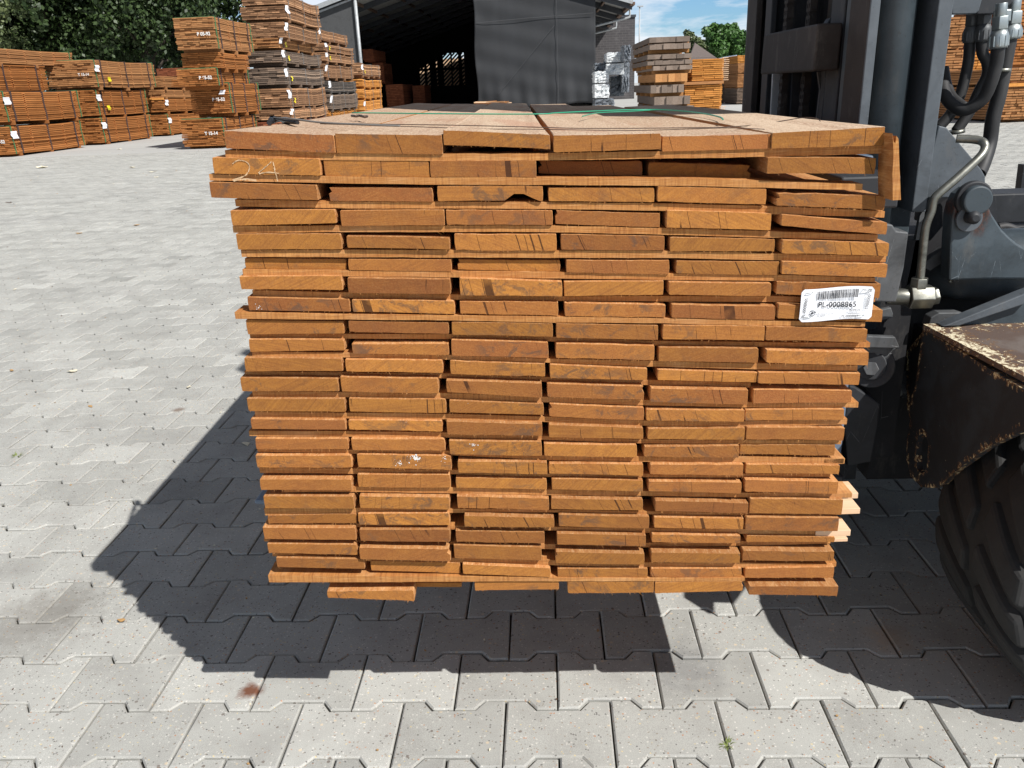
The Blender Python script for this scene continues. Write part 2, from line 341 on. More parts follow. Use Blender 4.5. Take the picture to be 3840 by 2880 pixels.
# ---------------------------------------------------------------- mesh building
class MB:
    def __init__(s): s.v = []; s.f = []; s.m = []; s.t = []; s.sm = []
    def face(s, idx, m=0, t=1., sm=False): s.f.append(idx); s.m.append(m); s.t.append(t); s.sm.append(sm)
    def box(s, x0, x1, y0, y1, z0, z1, m=0, t=1., fn=None):
        b = len(s.v); P = [(x, y, z) for z in (z0, z1) for y in (y0, y1) for x in (x0, x1)]
        s.v += [fn(p) for p in P] if fn else P
        for q in ((0, 2, 3, 1), (4, 5, 7, 6), (0, 1, 5, 4), (2, 6, 7, 3), (0, 4, 6, 2), (1, 3, 7, 5)): s.face([b+i for i in q], m, t)
    def hexa(s, P, m=0, t=1.):     # 8 points ordered like box
        b = len(s.v); s.v += [tuple(p) for p in P]
        for q in ((0, 2, 3, 1), (4, 5, 7, 6), (0, 1, 5, 4), (2, 6, 7, 3), (0, 4, 6, 2), (1, 3, 7, 5)): s.face([b+i for i in q], m, t)
    def bar(s, a, b, w, h, m=0, t=1.):
        a = Vector(a); b = Vector(b); d = (b-a).normalized(); u = d.cross(Vector((0, 0, 1)))
        if u.length < 1e-3: u = Vector((1, 0, 0))
        u.normalize(); n = u.cross(d)
        P = [p + u*i*w/2 + n*j*h/2 for j in (-1, 1) for p in (a, b) for i in (-1, 1)]
        s.hexa(P, m, t)
    def prism(s, poly, ext, m=0, t=1., me=None):    # poly: 3-D points in a plane, ext: extrusion vector
        b = len(s.v); n = len(poly); e = Vector(ext)
        s.v += [tuple(p) for p in poly] + [tuple(Vector(p)+e) for p in poly]
        s.face(list(range(b, b+n)), m, t); s.face(list(range(b+2*n-1, b+n-1, -1)), m, t)
        for i in range(n): j = (i+1) % n; s.face([b+i, b+n+i, b+n+j, b+j], m if me is None else me, t)
    def tube(s, pts, r, n=12, m=0, cap=True, t=1.):
        P = [Vector(p) for p in pts]; rr = r if isinstance(r, (list, tuple)) else [r]*len(P)
        b0 = len(s.v); prev = None
        for i, p in enumerate(P):
            d = (P[min(i+1, len(P)-1)] - P[max(i-1, 0)]).normalized()
            if prev is None:
                u = d.cross(Vector((0, 0, 1)))
                if u.length < .1: u = d.cross(Vector((0, 1, 0)))
            else: u = prev - d*prev.dot(d)
            u.normalize(); prev = u; w = d.cross(u)
            for k in range(n): a = 2*math.pi*k/n; s.v.append(tuple(p + (u*math.cos(a)+w*math.sin(a))*rr[i]))
        for i in range(len(P)-1):
            for k in range(n):
                k2 = (k+1) % n; s.face([b0+i*n+k, b0+i*n+k2, b0+(i+1)*n+k2, b0+(i+1)*n+k], m, t, True)
        if cap:
            s.face([b0+k for k in range(n)][::-1], m, t); s.face([b0+(len(P)-1)*n+k for k in range(n)], m, t)
    def cyl(s, a, b, r, n=24, m=0, t=1.): s.tube([a, b], r, n, m, True, t)
    def build(s, name, mat, parent=None, loc=None, rot=None, bevel=0):
        me = bpy.data.meshes.new(name); me.from_pydata(s.v, [], s.f)
        for x in (mat if isinstance(mat, (list, tuple)) else [mat]): me.materials.append(MATS[x])
        me.polygons.foreach_set('material_index', s.m); me.polygons.foreach_set('use_smooth', s.sm)
        at = me.attributes.new('tint', 'FLOAT', 'FACE'); at.data.foreach_set('value', [float(x) for x in s.t])
        me.update()
        o = bpy.data.objects.new(name, me); COL.objects.link(o)
        if parent: o.parent = parent
        if loc: o.location = loc
        if rot: o.rotation_euler = rot
        if bevel:
            bv = o.modifiers.new('bevel', 'BEVEL'); bv.width = bevel; bv.segments = 2; bv.limit_method = 'ANGLE'; bv.angle_limit = R(40)
        return o
def smooth_path(P, n=8):
    P = [Vector(p) for p in P]; out = []
    for i in range(len(P)-1):
        a = P[max(i-1, 0)]; b = P[i]; c = P[i+1]; d = P[min(i+2, len(P)-1)]
        for k in range(n):
            t = k/n; out.append(.5*((2*b)+(-a+c)*t+(2*a-5*b+4*c-d)*t*t+(-a+3*b-3*c+d)*t**3))
    out.append(P[-1]); return out
def tag(o, label, cat, group=None, kind=None):
    o['label'] = label; o['category'] = cat
    if group: o['group'] = group
    if kind: o['kind'] = kind
    return o
def structure(o): o['kind'] = 'structure'; return o
def empty(name, loc, rz=0):
    o = bpy.data.objects.new(name, None); COL.objects.link(o); o.location = loc; o.rotation_euler = (0, 0, rz); return o
def text(name, body, size, mat, parent, M_, bold=0.0, align='CENTER', spacing=1.0):
    c = bpy.data.curves.new(name, 'FONT'); c.body = body; c.size = size; c.align_x = align; c.align_y = 'CENTER'; c.offset = bold
    c.space_character = spacing; c.materials.append(MATS[mat]); q = bpy.data.objects.new('lettering', c); COL.objects.link(q)
    me = bpy.data.meshes.new_from_object(q.evaluated_get(bpy.context.evaluated_depsgraph_get())); bpy.data.objects.remove(q); bpy.data.curves.remove(c)
    o = bpy.data.objects.new(name, me); COL.objects.link(o); o.parent = parent; o.matrix_local = M_; return o
# ---------------------------------------------------------------- ground
def ground():
    p, r = .2, .1428; A = .0118; hw = r/2 + A; hn = r/2 - A
    xs = [-.1, -.0592, -.0408, .0408, .0592, .1]; ys = [hw, hw, hn, hn, hw, hw]
    out = [(x, y) for x, y in zip(xs, ys)] + [(x, -y) for x, y in zip(xs[::-1], ys[::-1])]
    out = out[::-1]                                     # counter-clockwise
    def inset(P, d):
        n = len(P); Q = []
        for i in range(n):
            a = Vector(P[i-1]); b = Vector(P[i]); c = Vector(P[(i+1) % n])
            e1 = (b-a).normalized(); e2 = (c-b).normalized(); n1 = Vector((-e1.y, e1.x)); n2 = Vector((-e2.y, e2.x))
            k = (n1+n2).normalized(); Q.append(tuple(b + k*d/max(.3, k.dot(n1))))
        return Q
    L0 = inset(out, .0017); L1 = inset(out, .0017); L2 = inset(out, .0048); n = len(out)
    V = np.array([(x, y, -.022) for x, y in L0] + [(x, y, -.0030) for x, y in L1] + [(x, y, 0) for x, y in L2])
    F4 = []
    for k in (0, 1):
        for i in range(n): j = (i+1) % n; F4.append([k*n+i, k*n+j, (k+1)*n+j, (k+1)*n+i])
    verts = []; faces = []; tint = []
    base = 0
    for j in range(-132, 9):
        yc = -j*r*1.0 - hw + (0)
        if yc > 18.2 or yc < -1.2: continue
        for i in range(-76, 76):
            xc = (i + .5*(j % 2))*p + .1
            if abs(xc - .1) > .75 + (yc + 1.3)*.74: continue
            dz = RNG.normal(0, .0009); tx, ty = RNG.normal(0, .0035, 2); a = RNG.normal(0, .006)
            q = V.copy(); c, s_ = math.cos(a), math.sin(a); X = q[:, 0]*c - q[:, 1]*s_; Y = q[:, 0]*s_ + q[:, 1]*c
            q[:, 2] += dz + X*tx + Y*ty; q[:, 0] = X + xc; q[:, 1] = Y + yc
            verts.append(q); faces += [[base+k for k in f] for f in F4]; faces.append([base+2*n+k for k in range(n)])
            tint += [1 + RNG.normal(0, .075)]*(len(F4)+1); base += 3*n
    me = bpy.data.meshes.new('paving'); me.from_pydata(np.concatenate(verts).tolist(), [], faces)
    me.materials.append(MATS['concrete paver'])
    at = me.attributes.new('tint', 'FLOAT', 'FACE'); at.data.foreach_set('value', tint)
    o = bpy.data.objects.new('paving', me); COL.objects.link(o); structure(o)
    b = MB(); b.v = [(-18, -3, -.0115), (18, -3, -.0115), (18, 18.6, -.0115), (-18, 18.6, -.0115)]; b.face([0, 1, 2, 3]); structure(b.build('joint_bed', 'joint sand'))
    # the rest of the yard: one sheet with a hole where the pavers lie one by one
    b = MB(); I = [(-.62, -1.26), (.82, -1.26), (15.0, 18.15), (-14.8, 18.15)]; O = [(-900, -200), (900, -200), (900, 1500), (-900, 1500)]
    b.v = [(x, y, -.0015) for x, y in I+O]
    for k in range(4): b.face([k, 4+k, 4+(k+1) % 4, (k+1) % 4])
    structure(b.build('yard_ground', 'yard concrete'))
ground()

# ---------------------------------------------------------------- the near stack of boards
STACK_YAW = R(1.8); CT, ST = math.cos(STACK_YAW), math.sin(STACK_YAW); P0 = Vector((.2, .018, 0))
def SP(s, dep, z): return Vector((P0.x + s*CT - dep*ST, P0.y + s*ST + dep*CT, z))
ROWS = [[(-4319,10786,10556,-2837,10674,10440,6),(-2831,10698,10439,-1385,10618,10365,4),(-1369,10683,10490,72,10566,10379,5),(111,10563,10338,1561,10531,10328,8),(1580,10491,10291,3043,10468,10275,4),(3045,10483,10278,4554,10504,10260,8)],[(-4533,10445,10231,-3066,10373,10148,6),(-3033,10356,10132,-1588,10289,10069,0),(-1581,10291,10068,-124,10236,10013,2),(-89,10210,10036,1366,10149,9954,-25),(1452,10125,9934,2895,10030,9849,-30),(3000,10165,9954,4473,10099,9889,10)],[(-4626,10125,9913,-3147,10026,9822,6),(-3004,9981,9800,-1564,9920,9733,0),(-1504,9945,9744,-41,9890,9691,2),(30,9865,9682,1501,9810,9613,0),(1537,9834,9628,3046,9737,9525,2),(3165,9682,9517,4670,9587,9396,8)],[(-4402,9723,9515,-2934,9684,9494,4),(-2878,9663,9448,-1423,9618,9404,2),(-1403,9616,9413,88,9551,9353,1),(123,9553,9365,1588,9451,9259,-2),(1673,9502,9257,3132,9401,9167,3),(3255,9392,9240,4738,9221,9056,8)],[(-4384,9394,9172,-2900,9339,9121,1),(-2827,9310,9145,-1372,9228,9063,3),(-1309,9278,9048,136,9224,8987,0),(192,9219,8998,1659,9134,8931,0),(1730,9120,8923,3217,9033,8861,0),(3297,9030,8843,4810,8926,8744,5)],[(-4349,9030,8875,-2887,8962,8810,-9),(-2853,8973,8812,-1373,8909,8737,-3),(-1291,8900,8751,185,8833,8667,-9),(266,8846,8671,1739,8787,8584,-1),(1831,8776,8598,3304,8710,8514,-1),(3323,8726,8544,4827,8629,8436,4)],[(-4420,8789,8602,-2949,8745,8536,3),(-2875,8718,8501,-1401,8644,8424,5),(-1269,8657,8404,201,8547,8332,6),(227,8541,8326,1657,8496,8293,2),(1729,8485,8300,3198,8411,8220,4),(3277,8434,8247,4776,8334,8129,1)],[(-4360,8483,8286,-2880,8395,8209,1),(-2848,8389,8210,-1358,8312,8116,2),(-1286,8309,8125,139,8241,8035,2),(229,8236,8039,1691,8144,7954,3),(1780,8153,7959,3283,8073,7865,4),(3311,8104,7895,4829,7961,7781,6)],[(-4441,8137,7918,-3008,8062,7876,-1),(-2933,8076,7912,-1465,7995,7823,2),(-1424,8006,7816,54,7926,7727,4),(101,7929,7714,1592,7844,7620,4),(1652,7850,7634,3147,7779,7558,5),(3156,7777,7568,4638,7676,7475,6)],[(-4437,7844,7651,-3022,7785,7622,1),(-2914,7724,7578,-1485,7677,7502,3),(-1448,7739,7495,-19,7647,7401,5),(87,7627,7400,1543,7534,7312,5),(1605,7508,7293,3081,7436,7212,4),(3185,7421,7224,4697,7329,7124,7)],[(-4530,7578,7365,-3077,7511,7318,6),(-3040,7494,7303,-1591,7422,7226,4),(-1486,7418,7210,-75,7312,7118,4),(-7,7305,7092,1444,7180,7002,4),(1600,7156,6990,3093,7051,6895,1),(3096,7067,6893,4613,6993,6810,4)],[(-4641,7260,7050,-3175,7195,6991,4),(-3140,7227,6988,-1679,7145,6905,4),(-1559,7123,6931,-131,7018,6787,7),(-52,7012,6796,1402,6910,6688,5),(1492,6875,6657,2962,6794,6557,5),(3045,6789,6565,4528,6716,6525,3)],[(-4590,6925,6725,-3109,6871,6659,4),(-3054,6873,6658,-1584,6805,6579,3),(-1538,6790,6594,-109,6677,6500,4),(-33,6678,6471,1411,6557,6349,3),(1438,6532,6352,2932,6464,6275,4),(2945,6461,6283,4448,6414,6240,2)],[(-4584,6598,6432,-3137,6523,6362,4),(-3100,6511,6357,-1665,6449,6267,2),(-1597,6458,6244,-140,6360,6161,6),(-47,6341,6131,1401,6233,6050,5),(1466,6208,6040,2957,6169,5967,3),(2975,6176,5975,4478,6109,5899,3)],[(-4570,6263,6085,-3134,6200,6023,2),(-3084,6207,6023,-1641,6155,5958,4),(-1580,6132,5904,-155,6060,5819,5),(-123,6028,5824,1309,5950,5745,5),(1416,5910,5745,2890,5878,5671,3),(2909,5860,5708,4381,5807,5622,-2)],[(-4595,5987,5777,-3109,5933,5723,4),(-3022,5946,5725,-1568,5867,5620,4),(-1469,5785,5592,-80,5717,5508,7),(-58,5683,5513,1411,5616,5419,5),(1517,5613,5445,2966,5555,5366,4),(3004,5554,5397,4466,5475,5331,3)],[(-4591,5577,5393,-3150,5525,5328,5),(-3061,5593,5370,-1603,5533,5304,1),(-1522,5480,5301,-92,5402,5215,1),(-15,5414,5228,1414,5330,5135,3),(1497,5321,5151,2957,5249,5054,5),(3003,5302,5088,4464,5208,4994,5)],[(-4571,5280,5067,-3146,5229,5007,5),(-3064,5226,5012,-1637,5153,4934,4),(-1516,5165,4957,-65,5073,4864,4),(-37,5082,4887,1419,4996,4806,4),(1608,4986,4797,3079,4884,4702,6),(3105,4950,4692,4580,4878,4611,3)],[(-4580,4897,4756,-3150,4879,4710,-2),(-3117,4908,4710,-1656,4864,4644,3),(-1425,4840,4637,10,4743,4571,8),(81,4784,4572,1524,4693,4477,4),(1598,4682,4489,3027,4608,4409,4),(3056,4635,4400,4540,4568,4326,5)],[(-4660,4726,4515,-3174,4662,4442,5),(-3118,4633,4424,-1666,4581,4352,5),(-1578,4550,4351,-151,4471,4264,4),(45,4439,4237,1475,4353,4148,4),(1569,4364,4217,2997,4284,4146,3),(3104,4251,4135,4539,4171,4077,-3)],[(-4636,4412,4242,-3185,4341,4151,3),(-3150,4320,4102,-1680,4239,4015,8),(-1624,4288,4045,-207,4196,3949,4),(12,4120,3906,1457,4030,3825,6),(1565,4043,3859,3006,3969,3793,5),(3049,4007,3825,4535,3934,3757,2)],[(-4531,4147,3972,-3097,4068,3883,3),(-3015,3998,3813,-1548,3903,3703,-3),(-1504,3927,3747,-68,3796,3624,4),(46,3769,3599,1522,3716,3537,1),(1567,3715,3557,3059,3662,3482,1),(3114,3653,3474,4573,3631,3422,0)],[(-3776,3486,3363,-2332,3452,3244,4),(-3019,3445,3374,-1561,3402,3314,-22),(-1329,3555,3387,64,3523,3361,0),(204,3525,3298,1628,3480,3259,2),(1640,3465,3244,3093,3429,3247,3),(3176,3359,3196,4642,3301,3120,7)]]
LATHS = [(1,[(-4354,10532,10440),(-2883,10450,10344),(-1398,10371,10275),(-161,10328,10239),(1676,10296,10192),(3049,10278,10167),(4703,10251,10149)]),(2,[(-4618,10225,10139),(-3095,10140,10049),(-1598,10066,9970),(-170,10016,9914),(2148,9911,9809),(4354,9756,9671)]),(0,[(-4332,9865,9769),(-2552,9771,9676),(-179,9676,9583),(1463,9598,9498),(3106,9497,9390),(4724,9367,9278)]),(0,[(-4423,9501,9406),(-2906,9452,9361),(-1442,9395,9304),(-189,9352,9262),(1469,9259,9165),(3130,9146,9055),(4664,9039,8955)]),(0,[(-4356,9156,9057),(-2852,9105,9001),(-199,9000,8892),(1596,8928,8825),(3392,8818,8721),(4818,8729,8644)]),(-1,[(-4381,8877,8790),(-2874,8806,8723),(-1363,8737,8651),(-208,8686,8595),(1726,8592,8499),(3177,8524,8432),(4702,8420,8359)]),(-6,[(-4301,8558,8464),(-2920,8471,8390),(-1432,8389,8313),(-217,8315,8247),(1622,8254,8171),(3459,8179,8093),(4758,8106,8050)]),(3,[(-4565,8271,8170),(-2934,8177,8098),(-1509,8109,8034),(-227,8046,7959),(1663,7948,7871),(3457,7844,7767),(4600,7776,7712)]),(-7,[(-4440,7897,7827),(-3033,7847,7773),(-1471,7785,7708),(-235,7709,7636),(1565,7569,7501),(3191,7489,7420),(4766,7420,7347)]),(0,[(-4421,7647,7584),(-3004,7574,7503),(-1485,7485,7414),(5,7370,7307),(1460,7283,7195),(3105,7185,7092),(4588,7091,7011)]),(-8,[(-4609,7316,7254),(-3100,7239,7179),(-1603,7172,7095),(-253,7067,6994),(1427,6951,6872),(3034,6852,6770)]),(-1,[(-4513,7018,6921),(-3074,6949,6864),(-1685,6886,6793),(-263,6775,6684),(1422,6650,6571),(2982,6560,6475),(4668,6499,6416)]),(-1,[(-4523,6682,6591),(-3110,6613,6519),(-1593,6538,6449),(-273,6450,6366),(1428,6318,6231),(2950,6249,6164),(4525,6233,6143)]),(-2,[(-4666,6365,6275),(-3146,6300,6209),(-1638,6230,6139),(-131,6114,6049),(1385,5995,5931),(2956,5932,5866),(4477,5869,5803)]),(-1,[(-4576,6066,6010),(-3105,5992,5926),(-1621,5921,5851),(-97,5782,5706),(1218,5718,5632),(2922,5654,5559),(4541,5568,5484)]),(-4,[(-4601,5721,5633),(-3076,5653,5562),(-1563,5575,5502),(-54,5454,5392),(2996,5342,5276),(4370,5295,5240)]),(-2,[(-4263,5350,5291),(-3129,5346,5251),(-1606,5275,5174),(-309,5196,5102),(1425,5103,5020),(2985,5019,4941),(4738,4945,4870)]),(-2,[(-4621,5013,4886),(-3120,4965,4873),(-1653,4898,4825),(-69,4827,4779),(1930,4713,4662),(4429,4589,4555)]),(-5,[(-4611,4734,4679),(-3131,4658,4598),(-1554,4569,4497),(26,4490,4427),(1542,4410,4324),(3071,4341,4254),(4776,4266,4173)]),(-12,[(-4739,4407,4351),(-3178,4323,4262),(-1653,4235,4184),(22,4123,4029),(1559,4098,4018),(3117,4072,3992),(4520,4021,3980)]),(-2,[(-4605,4190,4125),(-3188,4040,3989),(-1698,3998,3915),(-63,3900,3800),(-90,3865,3790),(1498,3796,3707),(3060,3735,3642),(4469,3661,3577)]),(3,[(-4703,3816,3687),(-2915,3741,3626),(-1529,3686,3589),(-355,3626,3554),(1700,3535,3481),(3111,3497,3437)])]
ORD = ['first', 'second', 'third', 'fourth', 'fifth', 'sixth']
def ordn(n):
    u = ['', 'first', 'second', 'third', 'fourth', 'fifth', 'sixth', 'seventh', 'eighth', 'ninth', 'tenth', 'eleventh', 'twelfth', 'thirteenth', 'fourteenth',
         'fifteenth', 'sixteenth', 'seventeenth', 'eighteenth', 'nineteenth', 'twentieth', 'twenty-first', 'twenty-second', 'bottom']
    return u[n] if n > 1 else 'top'
SPECIAL = {(1, 3): 'raised sawn board with a dark gap beneath, third from left in the top row', (2, 1): 'sawn board end chalked with the number 24 in the second row',
    (2, 4): 'shaded board pushed back into the second row, fourth from left', (2, 5): 'shaded board pushed back and sagging in the second row, fifth from left',
    (2, 6): 'board jutting out at the right end of the second row', (3, 3): 'board with a dark notch in its lower edge, third in the third row', (3, 1): 'board with a long slanting split, leftmost in the third row',
    (4, 6): 'board tilting down to the right at the right end of the fourth row', (15, 3): 'board with a spot of white paint, third in the fifteenth row',
    (16, 2): 'board with a white paint smear, second in the sixteenth row', (23, 1): 'lowest hanging board, under the left part of the stack'}
def board(row, col, xl, tl, bl, xr, tr, br, p):
    xl, tl, bl, xr, tr, br = [q*1e-4 for q in (xl, tl, bl, xr, tr, br)]; rnd = random.Random(row*10+col)
    L = rnd.uniform(2.12, 2.22) + (0 if row > 1 else .03)
    if row == 1: L = [2.22, 2.25, 2.2, 2.17, 1.95, 1.62][col-1]
    w = xr - xl; NX = 15; mb = MB(); fz = rnd.random()
    def jit(a): return rnd.gauss(0, a)
    def prof():
        pts = []; r = [rnd.uniform(.0003, .0014) for _ in range(4)]
        if rnd.random() < .12: r[rnd.choice((0, 1))] = rnd.uniform(.005, .009)
        rough = .00010 + .00028*fz**2; amp = rnd.uniform(-.0007, .0007)
        US = [0, .010, .03] + [(i-2)/(NX-4) for i in range(3, NX-2)] + [.97, .990, 1]
        for i in range(NX+1):         # bottom, left to right
            u = US[i]; z = bl + (br-bl)*u - amp*math.sin(math.pi*u); pts.append([xl + w*u, z + jit(rough)])
        for i in range(NX+1):
            u = US[NX-i]; z = tl + (tr-tl)*u - amp*math.sin(math.pi*u); pts.append([xl + w*u, z + jit(rough)])
        pts[0][1] += r[2]*.5; pts[0][0] += 0; pts[NX][1] += r[3]*.5; pts[NX+1][1] -= r[1]*.8; pts[2*NX+1][1] -= r[0]*.8
        # rounded corners: pull end points inward
        pts.insert(NX+1, [xr, (br+tr)/2 + jit(.001)]); pts.append([xl, (bl+tl)/2 + jit(.001)])
        for k in (0, ): pts[k][0] += r[2]*.5
        pts[NX][0] -= r[3]*.5; pts[NX+2][0] -= r[1]*.6; pts[2*NX+2][0] += r[0]*.6
        return pts
    if (row, col) == (3, 3):          # bite out of the lower edge
        P = prof(); u0 = xl + w*.725
        for q in P[:NX+1]:
            if u0 < q[0] < xl + w*.93: q[1] = q[1] + (.0095 if q[0] < xl + w*.82 else .0035)
    else: P = prof()
    o0 = Vector((xl, 0, bl)); n = len(P); segs = [0, .0012, .3, 1.0, L]; bow = jit(.002); bx = jit(.002)
    for k, d in enumerate(segs):
        for x, z in P:
            ins = 0.0 if k else .0005
            cx = (xl+xr)/2; cz = (tl+tr+bl+br)/4; u = d/L
            if row == 1 and k > 1: ins = .0028 + .0016*u
            X = x + (cx-x)*ins/w*2; Z = z + (cz-z)*ins/.02
            mb.v.append((X-o0.x + bx*u*u, d, Z-o0.z + bow*math.sin(math.pi*u)))
    mb.face(list(range(n)))
    for k in range(len(segs)-1):
        for i in range(n):
            j = (i+1) % n; topf = (row == 1 and NX+1 < i < 2*NX+2)
            mb.face([k*n+i, k*n+n+i, k*n+n+j, k*n+j], 1 if topf else 0)
    mb.face([ (len(segs)-1)*n + i for i in range(n)][::-1])
    # torn fibres along the saw-cut edges
    for _ in range(int(5 + 42*fz**2.2)):
        low = rnd.random() < .75; u = rnd.random(); x = w*u
        z = ((br-bl)*u) if low else (tl-bl + (tr-tl)*u); ln = rnd.expovariate(1/.0015)+.0004; ln = min(ln, .006)
        s_ = -1 if low else 1; dx = jit(.6)*ln; wd = rnd.uniform(.00015, .00042); b0 = len(mb.v)
        mb.v += [(x-wd, .0004, z), (x+wd, .0004, z), (x+dx, -rnd.uniform(.0, .7)*ln, z + s_*ln)]
        mb.face([b0, b0+1, b0+2], 2)
    loc = SP(xl, -p*1e-3, bl)
    o = mb.build('board', ['sawn board', 'fuzzy sawn face', 'lath wood'], None, loc, (0, 0, STACK_YAW))
    if row == 23: lab = {1: SPECIAL[(23, 1)], 2: 'short-looking shaded board set back behind the lowest hanging board'}.get(col, f'board hanging under the stack, {["", "", "first", "second", "third", "rightmost"][col-1]} of those right of the pale lath end')
    else: lab = SPECIAL.get((row, col)) or (f'sawn board end, {ORD[col-1]} from left in the {ordn(row)} row from the top of near stack' if row > 1 else f'thick sawn board with pale fuzzy top, {ORD[col-1]} from left in the top row')
    if row == 23 and col >= 3: lab = f'board in the sparse bottom row of the near stack, {ORD[col-1]} from left'
    tag(o, lab, 'board', 'sawn boards of the near stack')
    return o
BO = {}
for ri, row in enumerate(ROWS):
    for ci, b in enumerate(row): BO[ri+1, ci+1] = board(ri+1, ci+1, *b)

def lath(k, p, pts):
    rnd = random.Random(500+k); P = []; p -= 3 if k not in (1, 2, 8, 22) else 0
    X = [q[0]*1e-4 for q in pts]; T = [q[1]*1e-4 for q in pts]; B = [q[2]*1e-4 for q in pts]
    n = 40; x0, x1 = X[0], X[-1]; mb = MB(); D = .042; top = []; bot = []
    for i in range(n+1):
        x = x0 + (x1-x0)*i/n; t_ = np.interp(x, X, T) + rnd.gauss(0, .0002); b_ = np.interp(x, X, B) + rnd.gauss(0, .0002)
        top.append((x, float(t_))); bot.append((x, float(b_)))
    o0 = (x0, bot[0][1])
    for d in (0, D):
        for i in range(n+1): mb.v.append((bot[i][0]-o0[0], d, bot[i][1]-o0[1])); mb.v.append((top[i][0]-o0[0], d, top[i][1]-o0[1]))
    N = 2*(n+1)
    for i in range(n):
        a = 2*i; mb.face([a, a+2, a+3, a+1]); mb.face([N+a, N+a+1, N+a+3, N+a+2])
        mb.face([a+1, a+3, N+a+3, N+a+1]); mb.face([a, N+a, N+a+2, a+2])
    mb.face([0, 1, N+1, N]); e = 2*n; mb.face([e, N+e, N+e+1, e+1])
    for _ in range(60):
        i = rnd.randrange(n); x, z = (bot if rnd.random() < .6 else top)[i]; ln = min(.006, rnd.expovariate(1/.002)); b0 = len(mb.v); s_ = rnd.choice((-1, 1))
        x += rnd.uniform(0, (x1-x0)/n)
        mb.v += [(x-o0[0], .0003, z-o0[1]), (x-o0[0]+.0006, .0003, z-o0[1]), (x-o0[0]+rnd.gauss(0, .8)*ln, -ln*.5, z-o0[1]+s_*ln*.7)]; mb.face([b0, b0+1, b0+2])
    o = mb.build('spacer_lath', 'lath wood', None, SP(x0, -p*1e-3, bot[0][1]), (0, 0, STACK_YAW))
    special = {1: 'long spacer lath under the top row, snapped at its right end', 8: 'spacer lath sticking out to the left under the eighth row of boards', 22: 'pale lath under the stack sticking out at lower left'}
    tag(o, special.get(k, f'thin spacer lath running just below the {ordn(k)} row of boards in near stack'), 'lath', 'spacer laths of the near stack')
    return o
LO = {}
for k, (p, pts) in enumerate(LATHS): LO[k+1] = lath(k+1, p, pts)
# laths deeper in, whose pale ends poke out at the right
def poke(name_lab, x0, x1, z0, z1, dep, D, mat='pale lath wood', skew=0):
    mb = MB(); mb.hexa([(x0-x0, 0, 0), (x1-x0, skew, 0), (0, D, 0), (x1-x0, D+skew, 0), (0, 0, z1-z0), (x1-x0, skew, z1-z0), (0, D, z1-z0), (x1-x0, D+skew, z1-z0)])
    o = mb.build('spacer_lath', mat, None, SP(x0, dep, z0), (0, 0, STACK_YAW), bevel=.0006)
    tag(o, name_lab, 'lath', 'spacer laths of the near stack')
poke('pale lath end poking out at right under the seventeenth row', 0.4267, 0.4866, 0.4812, 0.4908, 0.012, 0.042, 'pale lath wood')
poke('pinkish lath end poking out at right beside the eighteenth row', 0.4564, 0.5033, 0.4401, 0.4500, 0.035, 0.042, 'pale lath wood')
poke('lath end poking out at right under the nineteenth row', 0.4229, 0.4790, 0.4167, 0.4274, 0.006, 0.042, 'pale lath wood')
poke('small pale lath end poking out at right beside the twentieth row', 0.4463, 0.4864, 0.3916, 0.3976, 0.03, 0.042, 'pale lath wood')
poke('lath end poking out at right under the fifteenth row', 0.4228, 0.4558, 0.5470, 0.5564, 0.004, 0.042, 'lath wood')
poke('lath end under the twenty-first row at the lower right corner', 0.4175, 0.4645, 0.3557, 0.3641, 0.012, 0.042, 'lath wood')
poke('pale lath behind the second row seen through the right-hand gap', 0.3605, 0.4748, 0.9482, 0.9542, 0.26, 0.045, 'lath wood')
# the snapped lath end hanging upright at the right
mb = MB()
Q = [(0.6663, 0.0000, 0.9562), (0.6769, 0.0000, 0.9567), (0.6702, 0.0000, 0.9974), (0.6641, 0.0000, 1.0359), (0.6611, 0.0000, 1.0396), (0.6609, 0.0000, 1.0301), (0.6585, 0.0000, 1.0323), (0.6555, 0.0000, 1.0430), (0.6596, 0.0000, 1.0194), (0.6617, 0.0000, 0.9911)]
c0 = Vector(Q[0]); mb.prism([Vector(q)-c0 for q in Q], (-.004, .040, 0))
tag(mb.build('lath_stub', 'lath wood', None, c0), 'snapped lath end dangling upright at the upper right corner of the near stack', 'lath', 'spacer laths of the near stack')

